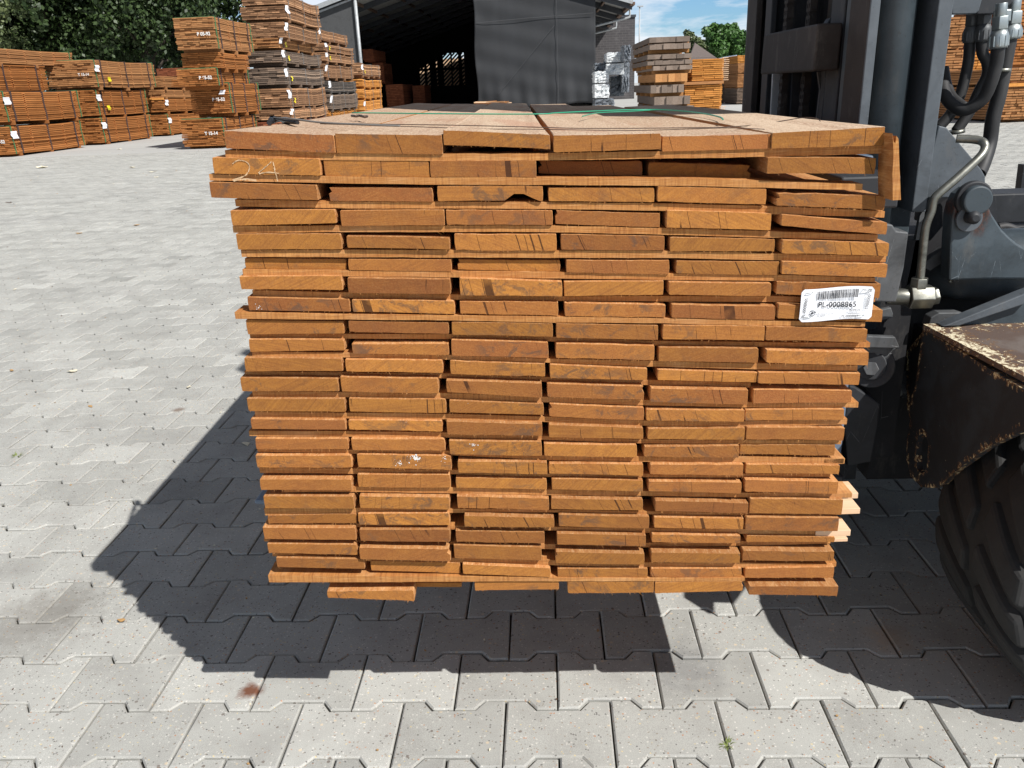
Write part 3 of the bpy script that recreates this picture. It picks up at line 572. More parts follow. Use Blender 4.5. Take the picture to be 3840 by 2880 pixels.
# chalk number on the second row, label, wires and strings
def stroke(mb, pts, w):
    P = [Vector((p[0], 0, p[1])) for p in pts]
    P = smooth_path(P, 6); b0 = len(mb.v)
    for i, p in enumerate(P):
        d = (P[min(i+1, len(P)-1)]-P[max(i-1, 0)]).normalized(); n = Vector((-d.z, 0, d.x)); ww = w*random.uniform(.4, 1.0)
        mb.v += [tuple(p+n*ww), tuple(p-n*ww)]
    for i in range(len(P)-1):
        if random.random() < .93: a = b0+2*i; mb.face([a, a+1, a+3, a+2])
mb = MB(); b21 = BO[2, 1]; fr = b21.location
def loc21(q): v = b21.matrix_basis.inverted() @ Vector(q); return (v.x, v.z)
b21.matrix_basis = Matrix.Translation(fr) @ Matrix.Rotation(STACK_YAW, 4, 'Z')
CH = [[(-0.2253, -0.0019, 1.0350), (-0.2168, -0.0016, 1.0396), (-0.2060, -0.0013, 1.0375), (-0.2031, -0.0012, 1.0299), (-0.2085, -0.0013, 1.0204), (-0.2192, -0.0017, 1.0164), (-0.2275, -0.0019, 1.0135)],
[(-0.2276, -0.0019, 1.0128), (-0.2128, -0.0015, 1.0140), (-0.1962, -0.0010, 1.0130)],
[(-0.1717, -0.0002, 1.0358), (-0.1817, -0.0005, 1.0280), (-0.1911, -0.0008, 1.0219)],
[(-0.1911, -0.0008, 1.0219), (-0.1781, -0.0004, 1.0218), (-0.1637, 0.0001, 1.0209)],
[(-0.1699, -0.0001, 1.0357), (-0.1685, -0.0001, 1.0232), (-0.1668, -0.0000, 1.0101)]]
for s_ in CH:
    for rep in range(2): stroke(mb, [tuple(c + random.gauss(0, .0006) for c in loc21(q)) for q in s_], .0007)
co = mb.build('chalk_number', 'chalk', b21); co.location.y = -.0008

LW, LH = .104, .048
for (rw, cl, fx_, fz_, sz_, nn) in ((15, 3, .25, .70, .005, 26), (16, 2, .62, .62, .009, 46), (16, 2, .45, .20, .006, 22), (16, 2, .93, .5, .005, 14), (8, 1, .10, .15, .004, 16), (13, 3, .2, .7, .0015, 5), (14, 2, .6, .5, .002, 6)):
    bb = BO[rw, cl]; mb = MB(); rq = random.Random(rw*7+cl); x0 = .146*fx_; z0 = .020*fz_
    for _ in range(nn):
        a = rq.uniform(0, 6.28); d = abs(rq.gauss(0, sz_*.7)); q = sz_*rq.uniform(.05, .20); cx = x0+d*math.cos(a)*1.3; cz = max(.001, min(.0185, z0+d*math.sin(a)*.8)); b0 = len(mb.v)
        for k in range(6): an = k*1.047; w_ = q*rq.uniform(.5, 1.2); mb.v.append((cx+w_*math.cos(an), -.0004-rq.random()*.0002, cz+w_*math.sin(an)))
        mb.face([b0+k for k in range(6)])
    mb.build('paint_spot', 'white paint', bb)
lab = empty('paper_label', (0, 0, 0)); LC = SP(0.4130, -0.0100, 0.8087)
lab.location = LC; lab.rotation_euler = (0, R(1.2), STACK_YAW)
tag(lab, 'white barcode label PL-0008865 stapled to the right end of the near stack', 'label')
mb = MB(); nx, nz = 24, 10
def lz(x, z): return .0009*math.sin(x*55+.6) + .0007*math.sin(z*90+x*20)
def lsh(x, z): return z + .0018*math.sin(x*45+.5)
for th in (0, .0003):
    for j in range(nz+1):
        for i in range(nx+1):
            x = -LW/2 + LW*i/nx; z = -LH/2 + LH*j/nz; cut = .0035 if (i in (0, nx) and j in (0, nz)) else 0
            x2 = x - math.copysign(cut, x)*.6; z2 = z - math.copysign(cut, z)*.6
            mb.v.append((x2, lz(x, z) + th, lsh(x, z2)))
N = (nx+1)*(nz+1)
for j in range(nz):
    for i in range(nx):
        a = j*(nx+1)+i; mb.face([a, a+1, a+nx+2, a+nx+1], 0, 1, True); mb.face([N+a, N+a+nx+1, N+a+nx+2, N+a+1], 0, 1, True)
mb.build('paper', 'paper', lab)
def onl(x, z, rot=0): return Matrix.Translation((x, -.0024, lsh(x, z))) @ Matrix.Rotation(R(90), 4, 'X') @ Matrix.Rotation(rot, 4, 'Z')
text('number_text', 'PL-0008865', .0112, 'ink', lab, onl(.000, -.0012), .00016, spacing=1.02)
text('side_text', 'PL-0008865', .0062, 'ink', lab, onl(-.0455, -.003, R(86)), 0); text('side_text', 'PL-0008865', .0062, 'ink', lab, onl(.0435, .006, R(-94)), 0)
text('date_text', '26/09/25', .0048, 'ink', lab, onl(.0255, -.0105), 0); text('small_text', 'PL-0008865', .0050, 'ink', lab, onl(.020, -.0192), 0)
text('small_text', 'sn M.L. Kloppen pe. 2X1', .0026, 'ink', lab, onl(-.0165, -.0132), 0); text('small_text', 'TEL. 063131', .0024, 'ink', lab, onl(-.0215, -.0162), 0)
mb = MB(); rb = random.Random(3); x = -.0305
while x < .027:
    w_ = rb.choice((.0004, .0004, .0008, .0012)); zt = lsh(x, .0205); zb = lsh(x, .0085); b0 = len(mb.v)
    mb.v += [(x, -.0024, zb), (x+w_, -.0024, zb), (x+w_, -.0024, zt), (x, -.0024, zt)]; mb.face([b0, b0+1, b0+2, b0+3]); x += w_ + rb.choice((.0004, .0005, .0009))
mb.build('barcode', 'ink', lab); mb = MB()
b0 = len(mb.v); mb.v += [(.017, -.0024, -.0138), (.034, -.0024, -.0138), (.034, -.0024, -.0133), (.017, -.0024, -.0133)]; mb.face([b0, b0+1, b0+2, b0+3])
mb.build('underline', 'ink', lab)
mb = MB(); lc = (-.0345, -.0125); K = 20
for a0, a1 in ((.3, 2.6), (3.2, 5.9)):
    b0 = len(mb.v)
    for i in range(K+1):
        a = a0 + (a1-a0)*i/K
        for r_ in (.0034, .0043): mb.v.append((lc[0]+r_*math.cos(a), -.0024, lc[1]+r_*math.sin(a)))
    for i in range(K): a = b0+2*i; mb.face([a, a+1, a+3, a+2])
b0 = len(mb.v); mb.v += [(lc[0]-.002, -.0024, lc[1]), (lc[0], -.0024, lc[1]-.002), (lc[0]+.002, -.0024, lc[1]), (lc[0], -.0024, lc[1]+.0022)]; mb.face([b0, b0+1, b0+2, b0+3])
b0 = len(mb.v); mb.v += [(lc[0]+.003, -.0024, lc[1]+.0005), (lc[0]+.0056, -.0024, lc[1]+.0005), (lc[0]+.0043, -.0024, lc[1]+.003)]; mb.face([b0, b0+1, b0+2])
mb.build('emblem', 'ink', lab)
for x, z, a in ((-.041, .0195, .15), (.040, .0195, 0), (-.040, -.0165, .1), (.036, -.018, 0)):
    mb = MB(); d = (math.cos(a)*.0045, math.sin(a)*.0045)
    mb.tube([(x-d[0], .002, lsh(x, z)-d[1]), (x-d[0], -.003, lsh(x, z)-d[1]), (x+d[0], -.003, lsh(x, z)+d[1]), (x+d[0], .002, lsh(x, z)+d[1])], .0005, 6)
    mb.build('staple', 'bright steel', lab)

def cord(name, label, cat, pts, r, mat, group=None, n=6, seg=10):
    P = smooth_path(pts, seg); c = Vector(P[0]); mb = MB(); mb.tube([p-c for p in P], r, n); return tag(mb.build(name, mat, None, c), label, cat, group)
cord('wire', 'dark wire lying across the top boards, looping up at its right end', 'wire', [(-0.1538, 0.2072, 1.0777), (-0.0369, 0.1433, 1.0737), (0.0667, 0.1067, 1.0702), (0.1826, 0.0900, 1.0641), (0.2565, 0.0900, 1.0597), (0.3764, 0.0900, 1.0558), (0.4598, 0.0900, 1.0541), (0.5600, 0.3000, 1.0456), (0.5926, 0.2700, 1.0516), (0.6134, 0.2500, 1.0555), (0.6285, 0.2300, 1.0541), (0.6354, 0.2200, 1.0459)], 0.0007, 'wire')
cord('wire', 'second dark wire lying across the front of the top boards', 'wire', [(-0.1422, 0.1623, 1.0773), (0.0110, 0.0900, 1.0709), (0.1064, 0.0900, 1.0644), (0.1842, 0.0900, 1.0611), (0.3286, 0.0900, 1.0543), (0.4551, 0.0900, 1.0529), (0.5122, 0.0900, 1.0492)], 0.0006, 'wire')
cord('green_string', 'long green plastic string lying loosely across the top of near stack', 'string', [(-0.2133, 0.7061, 1.0802), (0.0141, 0.6151, 1.0724), (0.1875, 0.5837, 1.0665), (0.2335, 0.6383, 1.0658), (0.3610, 0.7401, 1.0633), (0.4483, 0.7711, 1.0603), (0.4948, 0.6681, 1.0578), (0.5106, 0.5382, 1.0564), (0.5096, 0.3955, 1.0556), (0.4921, 0.2777, 1.0563)], 0.0014, 'green strap')
cord('green_string', 'short green string end curling beside the long green string', 'string', [(0.2719, 0.4742, 1.0627), (0.3137, 0.6533, 1.0621), (0.3789, 0.7092, 1.0608), (0.4514, 0.7947, 1.0592)], 0.0012, 'green strap')
cord('fabric_strap', 'thin grey strap running from the black buckle over the left top boards', 'strap', [(-0.2546, 0.2905, 1.0854), (-0.1999, 0.2048, 1.0854), (-0.1366, 0.1577, 1.0791), (-0.0590, 0.1025, 1.0755), (-0.0072, 0.0883, 1.0727)], 0.0016, 'grey fabric strap')
mb = MB(); mb.tube([Vector(q)-Vector((-0.2256, 0.1774, 1.0813)) for q in [(-0.2256, 0.1774, 1.0813), (-0.2646, 0.3209, 1.0826), (-0.2326, 0.2830, 1.0814), (-0.1828, 0.1851, 1.0797)]], [.004,.007,.006,.003], 6); tag(mb.build('strap_buckle', 'black plastic', None, (-0.2256, 0.1774, 1.0813)), 'black plastic strap buckle on the left edge of the stack top', 'buckle')
cord('wire_knot', 'small rusty twist of wire on the top left boards', 'wire', [(-0.1617, 0.4730, 1.0797), (-0.1491, 0.4499, 1.0793), (-0.1480, 0.4798, 1.0792), (-0.1280, 0.4199, 1.0786), (-0.1248, 0.4339, 1.0784)], .0025, 'wire')
# ---------------------------------------------------------------- timber packs
def paper_sheet(name, mat, parent, c, u, v, w, h, seed=0):
    """a slightly curled sheet centred at c, spanned by unit vectors u (width) and v (height)"""
    r = random.Random(seed); c, u, v = Vector(c), Vector(u), Vector(v); n = u.cross(v).normalized(); mb = MB(); k = 5
    for j in range(k+1):
        for i in range(3):
            q = c + u*((i/2-.5)*w*(1+.1*r.uniform(-1, 1))) + v*((j/k-.5)*h) + n*(.012*math.sin(j*1.7+seed)+.01+.006*r.random()) + u*(.02*math.sin(j*.9+seed*2)); mb.v.append(tuple(q))
    for j in range(k):
        for i in range(2): a = j*3+i; mb.face([a, a+1, a+4, a+3], 0, 1, True)
    return mb.build(name, mat, parent)
def pack(X, y0, zb, zt, Wd, L, nr, nc, mat, grp, lab, opt):
    r = random.Random(int(abs(X*1000)+zt*977)); zb = max(zb, .06)
    rt = empty('timber_pack' if 'B' not in opt else 'beam_pack', (X, y0, zb)); tag(rt, lab, 'timber pack' if 'B' not in opt else 'beam pack', grp)
    H = zt - zb; side = -1 if ('B' in opt) else 1
    sag = (.05 if 'D' in opt else .018)*(1 if L > 3 else .4)
    if 'B' in opt: sag = 0
    bend = lambda x, y, z: (x, y, z - sag*math.sin(math.pi*min(1, max(0, y/L))) + (.02*math.sin(y*1.9+X*3)*(1 if 'D' in opt else .3)))
    mb = MB(); hh = H/nr; wc = Wd/nc; ny = 6 if ('B' not in opt) else 1
    for j in range(nr):
        ins = r.uniform(-.012, .022); xo = r.uniform(-.015, .015); WW = Wd
        if 'W' in opt and j < nr*.4: WW = Wd*1.18
        n_ = nc; cw = WW/n_; rowt = 1 + r.uniform(-.10, .10)
        shift = r.uniform(-.3, .3)*cw if 'B' not in opt else 0
        for i in range(n_):
            x1 = -i*cw + xo; x0 = x1 - cw*.985
            if i and 'B' not in opt: x1 += shift; 
            if i < n_-1 and 'B' not in opt: x0 += shift
            z0 = j*hh + (.04*hh if 'B' in opt else 0); z1 = z0 + hh*(.78 if 'B' not in opt else .94)
            ya = ins + r.uniform(-.012, .02); yb = L + r.uniform(-.05, .05); tn = rowt + r.uniform(-.16, .16)
            if 'D' in opt: tn += r.choice((0, 0, 0, .35, -.2))
            m = 0
            if 'B' in opt:
                xx0, xx1 = x0, x1; mb.box(xx0, xx1, ya*2, yb, z0, z1, 0, tn); continue
            if i in (0, n_-1): 
                px = 0 if i else r.uniform(-.004, .006)
                for k in range(ny):      # bent in short lengths
                    a = ya + (yb-ya)*k/ny; b = ya + (yb-ya)*(k+1)/ny
                    P = [bend(x, y, z) for z in (z0, z1) for y in (a, b) for x in (x0, x1+px)]; mb.hexa(P, 0, tn + (0 if k else 0))
            else:
                b = ya + .5; mb.box(x0, x1, ya, b, z0, z1, 0, tn, lambda p: bend(*p))
    if 'B' not in opt: # heart of the pack, its tint darkened to paint shade between the layers
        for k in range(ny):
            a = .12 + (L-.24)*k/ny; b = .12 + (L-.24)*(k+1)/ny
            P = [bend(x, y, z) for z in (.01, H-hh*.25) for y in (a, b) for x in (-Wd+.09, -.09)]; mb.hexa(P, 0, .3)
    pass
    if 'B' not in opt:
        # sticker ends standing between the layers, seen along the side
        ns = max(3, int(L/.62))
        for q in range(ns):
            y = .25 + (L-.5)*q/(ns-1) + r.uniform(-.03, .03)
            for j in range(1, nr): 
                z = j*hh - hh*.23; P = [bend(x, yy, zz) for zz in (z, z+hh*.24) for yy in (y-.025, y+.025) for x in (-.06, .012+r.uniform(0, .015))]; mb.hexa(P, 0, 1.25)
    mb.build('boards', mat, rt)
    # bearers beneath
    bh = min(.085, max(.03, zb*.9))
    for q in range(3 if L < 4 else 4):
        y = .35 + (L-.7)*q/(2 if L < 4 else 3); mb = MB(); dz = bend(0, y, 0)[2]
        mb.box(-Wd+.02, .025, y-.045, y+.045, -bh+dz, -.002+dz+.01, 0, .9); mb.build('bearer', mat if 'B' not in opt else 'beam brown', rt)
    if 'b' in opt:
        mb = MB(); mb.box(-Wd*.98, .03, -.03, .09, -.07, -.005, 0, 1.2); mb.build('bearer', 'pack orange', rt)
    def strap(name, y, m, w=.014):
        mb = MB(); N = 8
        for k in range(N):
            z0 = H*k/N; z1 = H*(k+1)/N; P = [bend(x, yy+dy, z) for z, dy in ((z0, .01*math.sin(k)), (z1, .01*math.sin(k+1))) for yy in (y-w, y+w) for x in (.008, .026)]; mb.hexa(P)
        mb.box(-Wd, .02, y-w, y+w, H*.99, H+.012, 0, 1, lambda p: bend(*p)); mb.build(name, m, rt)
    if 's' in opt or 'S' in opt:
        for y in (L*.13, L*.5, L*.88): strap('strap', y, 'dark strap', .022)
    if 'g' in opt:
        strap('string', L*.045, 'green string', .012); 
        if 'T' not in opt: strap('string', L*.97, 'green string', .010)
    if 'D' in opt:
        for y in (L*.1, L*.5, L*.9): strap('strap', y, 'grey fabric strap', .008)
    if 't' in opt:
        if 'D' in opt: paper_sheet('paper_sheet', 'paper', rt, (.05, .06, H*.62), (.55, .83, 0), (r.uniform(-.12, .2), 0, 1), .10, min(.26, H*.62)*r.uniform(.75, 1), r.randrange(9))
        else: paper_sheet('paper_sheet', 'paper', rt, (.035, L*.06, H*.68), (0, 1, 0), (0, 0, 1), .25, .17, r.randrange(9))
    if 'y' in opt: paper_sheet('yellow_card', 'yellow tag', rt, (.045, L*(.13 if 'D' in opt else .2), H*.28), (0, 1, 0), (0, 0, 1), .11 if 'D' in opt else .16, .13, r.randrange(9))
    if 'S' in opt:
        text('stencil_number', r.choice(('P 65-52', 'P 05-92', 'T 15-14', 'T 95-52')), .10, 'white paint', rt, Matrix.Translation((-.24, -.035, H*.46)) @ Matrix.Rotation(R(90), 4, 'X'), .004)
    if 'w' in opt: paper_sheet('paper_sheet', 'paper', rt, (-.12, -.03, H*.7), (1, 0, 0), (0, 0, 1), .13, .09, 2)
    if 'P' in opt:   # pale lath ends sticking out of the right side
        for j in range(nr):
            mb = MB(); z = j*hh + hh*.82; mb.box(-.05, .13+r.uniform(-.02, .02), .02, .09, z, z+hh*.32); mb.build('lath_end', 'pale lath wood', rt)
    if 'R' in opt:
        mb = MB(); mb.box(-Wd-.02, .02, -.06, .12, H+.01, H+.085, 0, 1.1); mb.build('bearer', 'pack tan', rt)
    return rt
PACKS = [
(-12.55, 18.7, 0.011, 0.7, 1.1, 3.37, 15, 9, 'pack brown', 'timber packs in the long row at the left', 'bottom-left timber pack standing on the ground with a big white sheet near its corner', ('g', 't', 'S', 's')),
(-12.55, 18.7, 0.802, 1.485, 1.1, 3.536, 15, 9, 'pack brown', 'timber packs in the long row at the left', 'timber pack second from the ground at the far left, white sheet at its corner', ('g', 't', 'S')),
(-13.5, 18.7, 1.537, 2.172, 1.1, 3.799, 14, 9, 'pack brown', 'timber packs in the long row at the left', 'long timber pack set back at far left, third from the ground', ('s',)),
(-13.5, 18.7, 2.197, 2.556, 1.1, 5.346, 8, 9, 'pack tan', 'timber packs in the long row at the left', 'topmost long timber pack at far left with trees behind', ('g', 'b')),
(-12.55, 23.0, 0.004, 0.749, 1.15, 3.29, 14, 9, 'pack brown', 'timber packs in the long row at the left', 'middle timber pack on the ground in the left row, bowed along its length', ('g', 't', 's')),
(-12.55, 23.0, 0.811, 1.507, 1.15, 3.291, 14, 9, 'pack brown', 'timber packs in the long row at the left', 'middle timber pack second from the ground in left row, yellow tag below its end', ('g', 't', 'y', 's')),
(-12.45, 23.0, 1.575, 2.301, 1.319, 3.948, 15, 9, 'pack tan', 'timber packs in the long row at the left', 'timber pack topmost in the middle of the left row, brown end face visible', ('g', 't', 'y', 'S')),
(-12.55, 27.4, 0.0, 0.707, 1.15, 3.6, 12, 9, 'pack brown', 'timber packs in the long row at the left', 'far timber pack on the ground in the left row, partly behind the leaning tower', ('g', 't')),
(-12.55, 27.4, 0.786, 1.207, 1.15, 3.6, 8, 9, 'pack brown', 'timber packs in the long row at the left', 'far timber pack second from the ground in the left row, reddish side', ('t',)),
(-12.55, 27.4, 1.24, 1.498, 1.15, 3.6, 5, 9, 'pack tan', 'timber packs in the long row at the left', 'thin far timber pack third from the ground in the left row', ('b',)),
(-12.5, 27.4, 1.566, 1.925, 1.15, 3.6, 7, 9, 'pack tan', 'timber packs in the long row at the left', 'low pinkish timber pack at the far top of the left row', ()),
(-13.182, 31.2, 2.008, 2.29, 1.102, 3.0, 6, 8, 'pack red', 'timber packs in the long row at the left', 'dark red timber pack end far behind the left row', ()),
(-7.533, 19.1, -0.005, 0.69, 0.973, 2.6, 16, 7, 'pack brown', 'timber packs in the tower left of the tall one', 'bottom timber pack of the leaning tower, standing on the ground', ('g', 'S')),
(-7.42, 19.6, 0.793, 1.479, 0.94, 2.3, 16, 7, 'pack brown', 'timber packs in the tower left of the tall one', 'timber pack second from the ground in leaning tower, half its end in shadow', ('g', 'S', 'w')),
(-7.503, 19.2, 1.425, 1.815, 0.929, 2.3, 9, 8, 'pack brown', 'timber packs in the tower left of the tall one', 'timber pack third from the ground in leaning tower with wide bottom layers', ('g', 'S', 'W')),
(-7.382, 19.3, 1.812, 2.168, 0.913, 2.0, 9, 7, 'pack brown', 'timber packs in the tower left of the tall one', 'timber pack fourth from the ground in the leaning tower', ()),
(-7.348, 19.1, 2.23, 2.914, 0.927, 2.6, 18, 7, 'pack tan', 'timber packs in the tower left of the tall one', 'top timber pack of the leaning tower against the trees', ('g', 'S')),
(-6.622, 22.5, 3.454, 3.709, 1.121, 3.7, 6, 6, 'pack weathered', 'weathered timber packs in the tall tower', 'topmost weathered pack of the tall tower, cut by the frame', ('D',)),
(-6.622, 22.5, 3.1, 3.42, 1.2, 3.7, 7, 6, 'pack weathered', 'weathered timber packs in the tall tower', 'weathered pack second from the top of the tall tower', ('D', 't')),
(-6.709, 22.5, 2.64, 3.032, 1.193, 3.7, 9, 6, 'pack weathered', 'weathered timber packs in the tall tower', 'weathered pack third from the top of the tall tower', ('D', 't')),
(-6.901, 22.5, 2.39, 2.638, 1.269, 3.7, 6, 6, 'pack tan', 'weathered timber packs in the tall tower', 'yellowish pack fourth from the top of tall tower, jutting out to the left', ('D', 't', 'y')),
(-6.882, 22.5, 2.026, 2.328, 1.317, 4.3, 7, 6, 'pack grey', 'weathered timber packs in the tall tower', 'grey pack fifth from the top of the tall tower', ('D', 't', 'y')),
(-6.86, 22.5, 1.457, 1.899, 1.342, 4.3, 9, 6, 'pack grey', 'weathered timber packs in the tall tower', 'brown and grey pack sixth from the top of the tall tower', ('D', 't', 'y')),
(-6.851, 22.5, 0.864, 1.364, 1.296, 4.3, 9, 6, 'pack weathered', 'weathered timber packs in the tall tower', 'pack third from the ground in the tall tower, grey end and brown side', ('D', 't', 'y')),
(-6.842, 22.5, 0.542, 0.819, 1.256, 4.3, 6, 6, 'pack weathered', 'weathered timber packs in the tall tower', 'pack second from the ground in the tall tower, white sheet at its corner', ('D', 't')),
(-6.86, 22.5, 0.225, 0.498, 1.225, 4.3, 5, 6, 'pack red', 'weathered timber packs in the tall tower', 'reddish lowest pack of the tall tower', ('D',)),
(-7.354, 28.5, 2.931, 3.273, 1.1, 4.6, 7, 6, 'pack weathered', 'weathered timber packs in the tower before the shed', 'topmost curved pack of the tower in front of the shed', ('D', 't')),
(-7.171, 28.5, 2.557, 2.794, 1.1, 4.6, 5, 6, 'pack weathered', 'weathered timber packs in the tower before the shed', 'pack second from the top of tower in front of the shed', ('D', 't', 'y')),
(-7.181, 28.5, 2.235, 2.498, 1.1, 4.6, 6, 6, 'pack weathered', 'weathered timber packs in the tower before the shed', 'pack third from the top of tower in front of the shed', ('D', 't', 'y')),
(-7.234, 28.5, 1.708, 2.14, 1.1, 4.6, 8, 6, 'pack weathered', 'weathered timber packs in the tower before the shed', 'pack fourth from the top of tower in front of the shed', ('D', 't')),
(-7.182, 28.5, 1.216, 1.589, 1.1, 4.6, 7, 6, 'pack dark', 'weathered timber packs in the tower before the shed', 'blackish pack in the tower in front of the shed', ('D', 't')),
(-7.175, 28.5, 0.666, 1.154, 1.1, 4.6, 9, 6, 'pack grey', 'weathered timber packs in the tower before the shed', 'grey brown pack below the blackish one in front of the shed', ('D', 't')),
(-7.257, 28.5, 0.431, 0.624, 1.1, 4.6, 3, 6, 'pack orange', 'weathered timber packs in the tower before the shed', 'light orange lowest pack of the tower in front of the shed', ('D',)),
(-7.439, 35.5, 1.852, 2.342, 1.1, 4.4, 7, 6, 'pack weathered', 'timber packs in the short tower beside the shed', 'top pack of the short tower beside the shed opening', ('D', 't', 'y')),
(-7.426, 35.5, 1.399, 1.7, 1.1, 4.4, 5, 6, 'pack orange', 'timber packs in the short tower beside the shed', 'second pack from the top of the short tower by the shed', ('D',)),
(-7.455, 35.5, 0.943, 1.299, 1.1, 4.4, 6, 6, 'pack orange', 'timber packs in the short tower beside the shed', 'third pack from the top of the short tower by the shed', ('D',)),
(-7.484, 35.5, 0.452, 0.846, 1.1, 4.4, 6, 6, 'pack orange', 'timber packs in the short tower beside the shed', 'lowest pack of the short tower by the shed opening', ('D', 't')),
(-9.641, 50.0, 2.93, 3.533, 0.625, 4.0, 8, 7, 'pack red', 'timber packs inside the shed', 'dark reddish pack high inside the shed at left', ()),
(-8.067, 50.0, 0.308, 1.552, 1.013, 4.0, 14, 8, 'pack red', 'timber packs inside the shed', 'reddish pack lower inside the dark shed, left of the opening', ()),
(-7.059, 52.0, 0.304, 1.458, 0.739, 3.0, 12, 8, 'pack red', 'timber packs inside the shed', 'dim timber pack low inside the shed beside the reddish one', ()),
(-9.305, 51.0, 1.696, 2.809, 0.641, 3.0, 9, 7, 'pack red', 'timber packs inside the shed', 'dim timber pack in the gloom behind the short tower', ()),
(4.062, 22.0, 2.061, 2.2, 1.055, 4.2, 1, 6, 'beam grey', 'squared beam packs right of the shed', 'topmost layer of grey squared beams right of the shed', ('B',)),
(4.073, 22.0, 1.893, 2.038, 1.063, 4.2, 1, 6, 'beam grey', 'squared beam packs right of the shed', 'second layer from the top of grey squared beams', ('B',)),
(4.127, 22.0, 1.66, 1.782, 1.155, 4.2, 1, 6, 'beam grey', 'squared beam packs right of the shed', 'third layer from the top of grey squared beams, under the wide gap', ('B',)),
(4.137, 22.0, 1.519, 1.637, 1.17, 4.2, 1, 6, 'beam grey', 'squared beam packs right of the shed', 'fourth layer from the top of grey squared beams', ('B',)),
(4.142, 22.0, 1.383, 1.499, 1.029, 4.2, 1, 6, 'beam grey', 'squared beam packs right of the shed', 'fifth layer from the top of grey squared beams', ('B',)),
(4.038, 22.0, 1.086, 1.301, 0.848, 4.2, 1, 5, 'beam brown', 'squared beam packs right of the shed', 'layer of beams with fresh orange ends at its left', ('B', 'o')),
(3.959, 22.0, 0.816, 1.026, 0.877, 4.2, 1, 6, 'beam grey', 'squared beam packs right of the shed', 'third layer of grey beams from the ground', ('B',)),
(4.109, 22.0, 0.511, 0.733, 0.945, 4.2, 1, 6, 'beam grey', 'squared beam packs right of the shed', 'second layer of grey beams from the ground', ('B',)),
(4.221, 22.0, 0.231, 0.481, 1.026, 4.2, 1, 6, 'beam grey', 'squared beam packs right of the shed', 'lowest layer of grey beams, partly hidden by the near stack', ('B',)),
(5.283, 23.5, 1.037, 1.668, 0.879, 2.4, 12, 3, 'pack orange', 'orange timber packs beside the beams', 'upper bright orange pack with pale lath ends at its right', ('P',)),
(5.263, 23.5, 0.39, 0.982, 1.05, 2.4, 11, 4, 'pack orange', 'orange timber packs beside the beams', 'ragged middle orange pack with a thick bearer on top', ('R',)),
(5.25, 23.5, -0.132, 0.371, 0.818, 2.4, 9, 4, 'pack orange', 'orange timber packs beside the beams', 'lowest bright orange pack right of the beams', ('P',)),
(9.827, 42, -0.014, 1.384, 0.589, 3.0, 14, 5, 'pack brown', 'timber packs far across the yard', 'far shaded brown pack under the pale blue sheet', ()),
(9.777, 42, 1.393, 1.738, 0.604, 3.0, 5, 5, 'pack brown', 'timber packs far across the yard', 'far brown pack directly under the pale blue sheet', ()),
(9.941, 38, 1.758, 2.076, 1.077, 3.0, 5, 8, 'pack orange', 'timber packs far across the yard', 'topmost far pack just left of the mast', ('t',)),
(9.966, 38, 1.326, 1.75, 1.08, 3.0, 8, 8, 'pack tan', 'timber packs far across the yard', 'far pack second from the top just left of the mast', ('t',)),
(10.001, 38, 0.733, 1.298, 1.098, 3.0, 9, 8, 'pack tan', 'timber packs far across the yard', 'far pack third from the top just left of the mast', ('t',)),
(10.045, 38, -0.015, 0.7, 1.135, 3.0, 10, 8, 'pack grey', 'timber packs far across the yard', 'grey far pack on the ground left of the mast', ('t',)),
(9.015, 41, 0.035, 1.01, 0.346, 3.0, 9, 3, 'pack grey', 'timber packs far across the yard', 'grey pack sliver on the ground behind the orange stack', ()),
(10.377, 20.5, 1.599, 2.307, 0.638, 3.2, 12, 4, 'pack tan', 'timber packs behind the forklift', 'tan pack at the top between the mast and the hoses', ('N',)),
(10.508, 20.5, 0.787, 1.569, 0.678, 3.2, 13, 4, 'pack tan', 'timber packs behind the forklift', 'tan pack in the middle between the mast and the hoses', ('N',)),
(11.328, 20.5, -0.035, 0.736, 1.435, 3.2, 11, 8, 'pack tan', 'timber packs behind the forklift', 'tan pack on the ground behind the hydraulic hoses', ('N',)),
(13.135, 24.5, 1.608, 2.389, 0.828, 3.2, 9, 5, 'pack red', 'timber packs behind the forklift', 'brown pack high behind the hose fittings', ('N',)),
(11.956, 22.0, 0.84, 1.545, 0.638, 3.2, 10, 4, 'pack orange', 'timber packs behind the forklift', 'bright orange pack with white lath ends behind the hoses', ('P', 'N')),
(10.676, 17.6, 0.8, 1.106, 0.803, 3.2, 6, 6, 'pack tan', 'timber packs behind the forklift', 'tan pack with pale top edge at the right edge of the frame', ('b', 'N')),
(10.781, 17.6, -0.023, 0.752, 0.84, 3.2, 13, 7, 'pack tan', 'timber packs behind the forklift', 'tan pack on the ground at the right edge of frame', ('N',)),
(14.132, 24.0, 1.188, 1.979, 0.922, 3.2, 10, 6, 'pack brown', 'timber packs behind the forklift', 'brown pack upper right behind the large hose', ('N',)),
(13.975, 24.0, 2.013, 2.917, 0.893, 3.2, 10, 6, 'pack brown', 'timber packs behind the forklift', 'brown pack at the top right corner of the frame', ('N',))]
for a in PACKS: pack(*a)

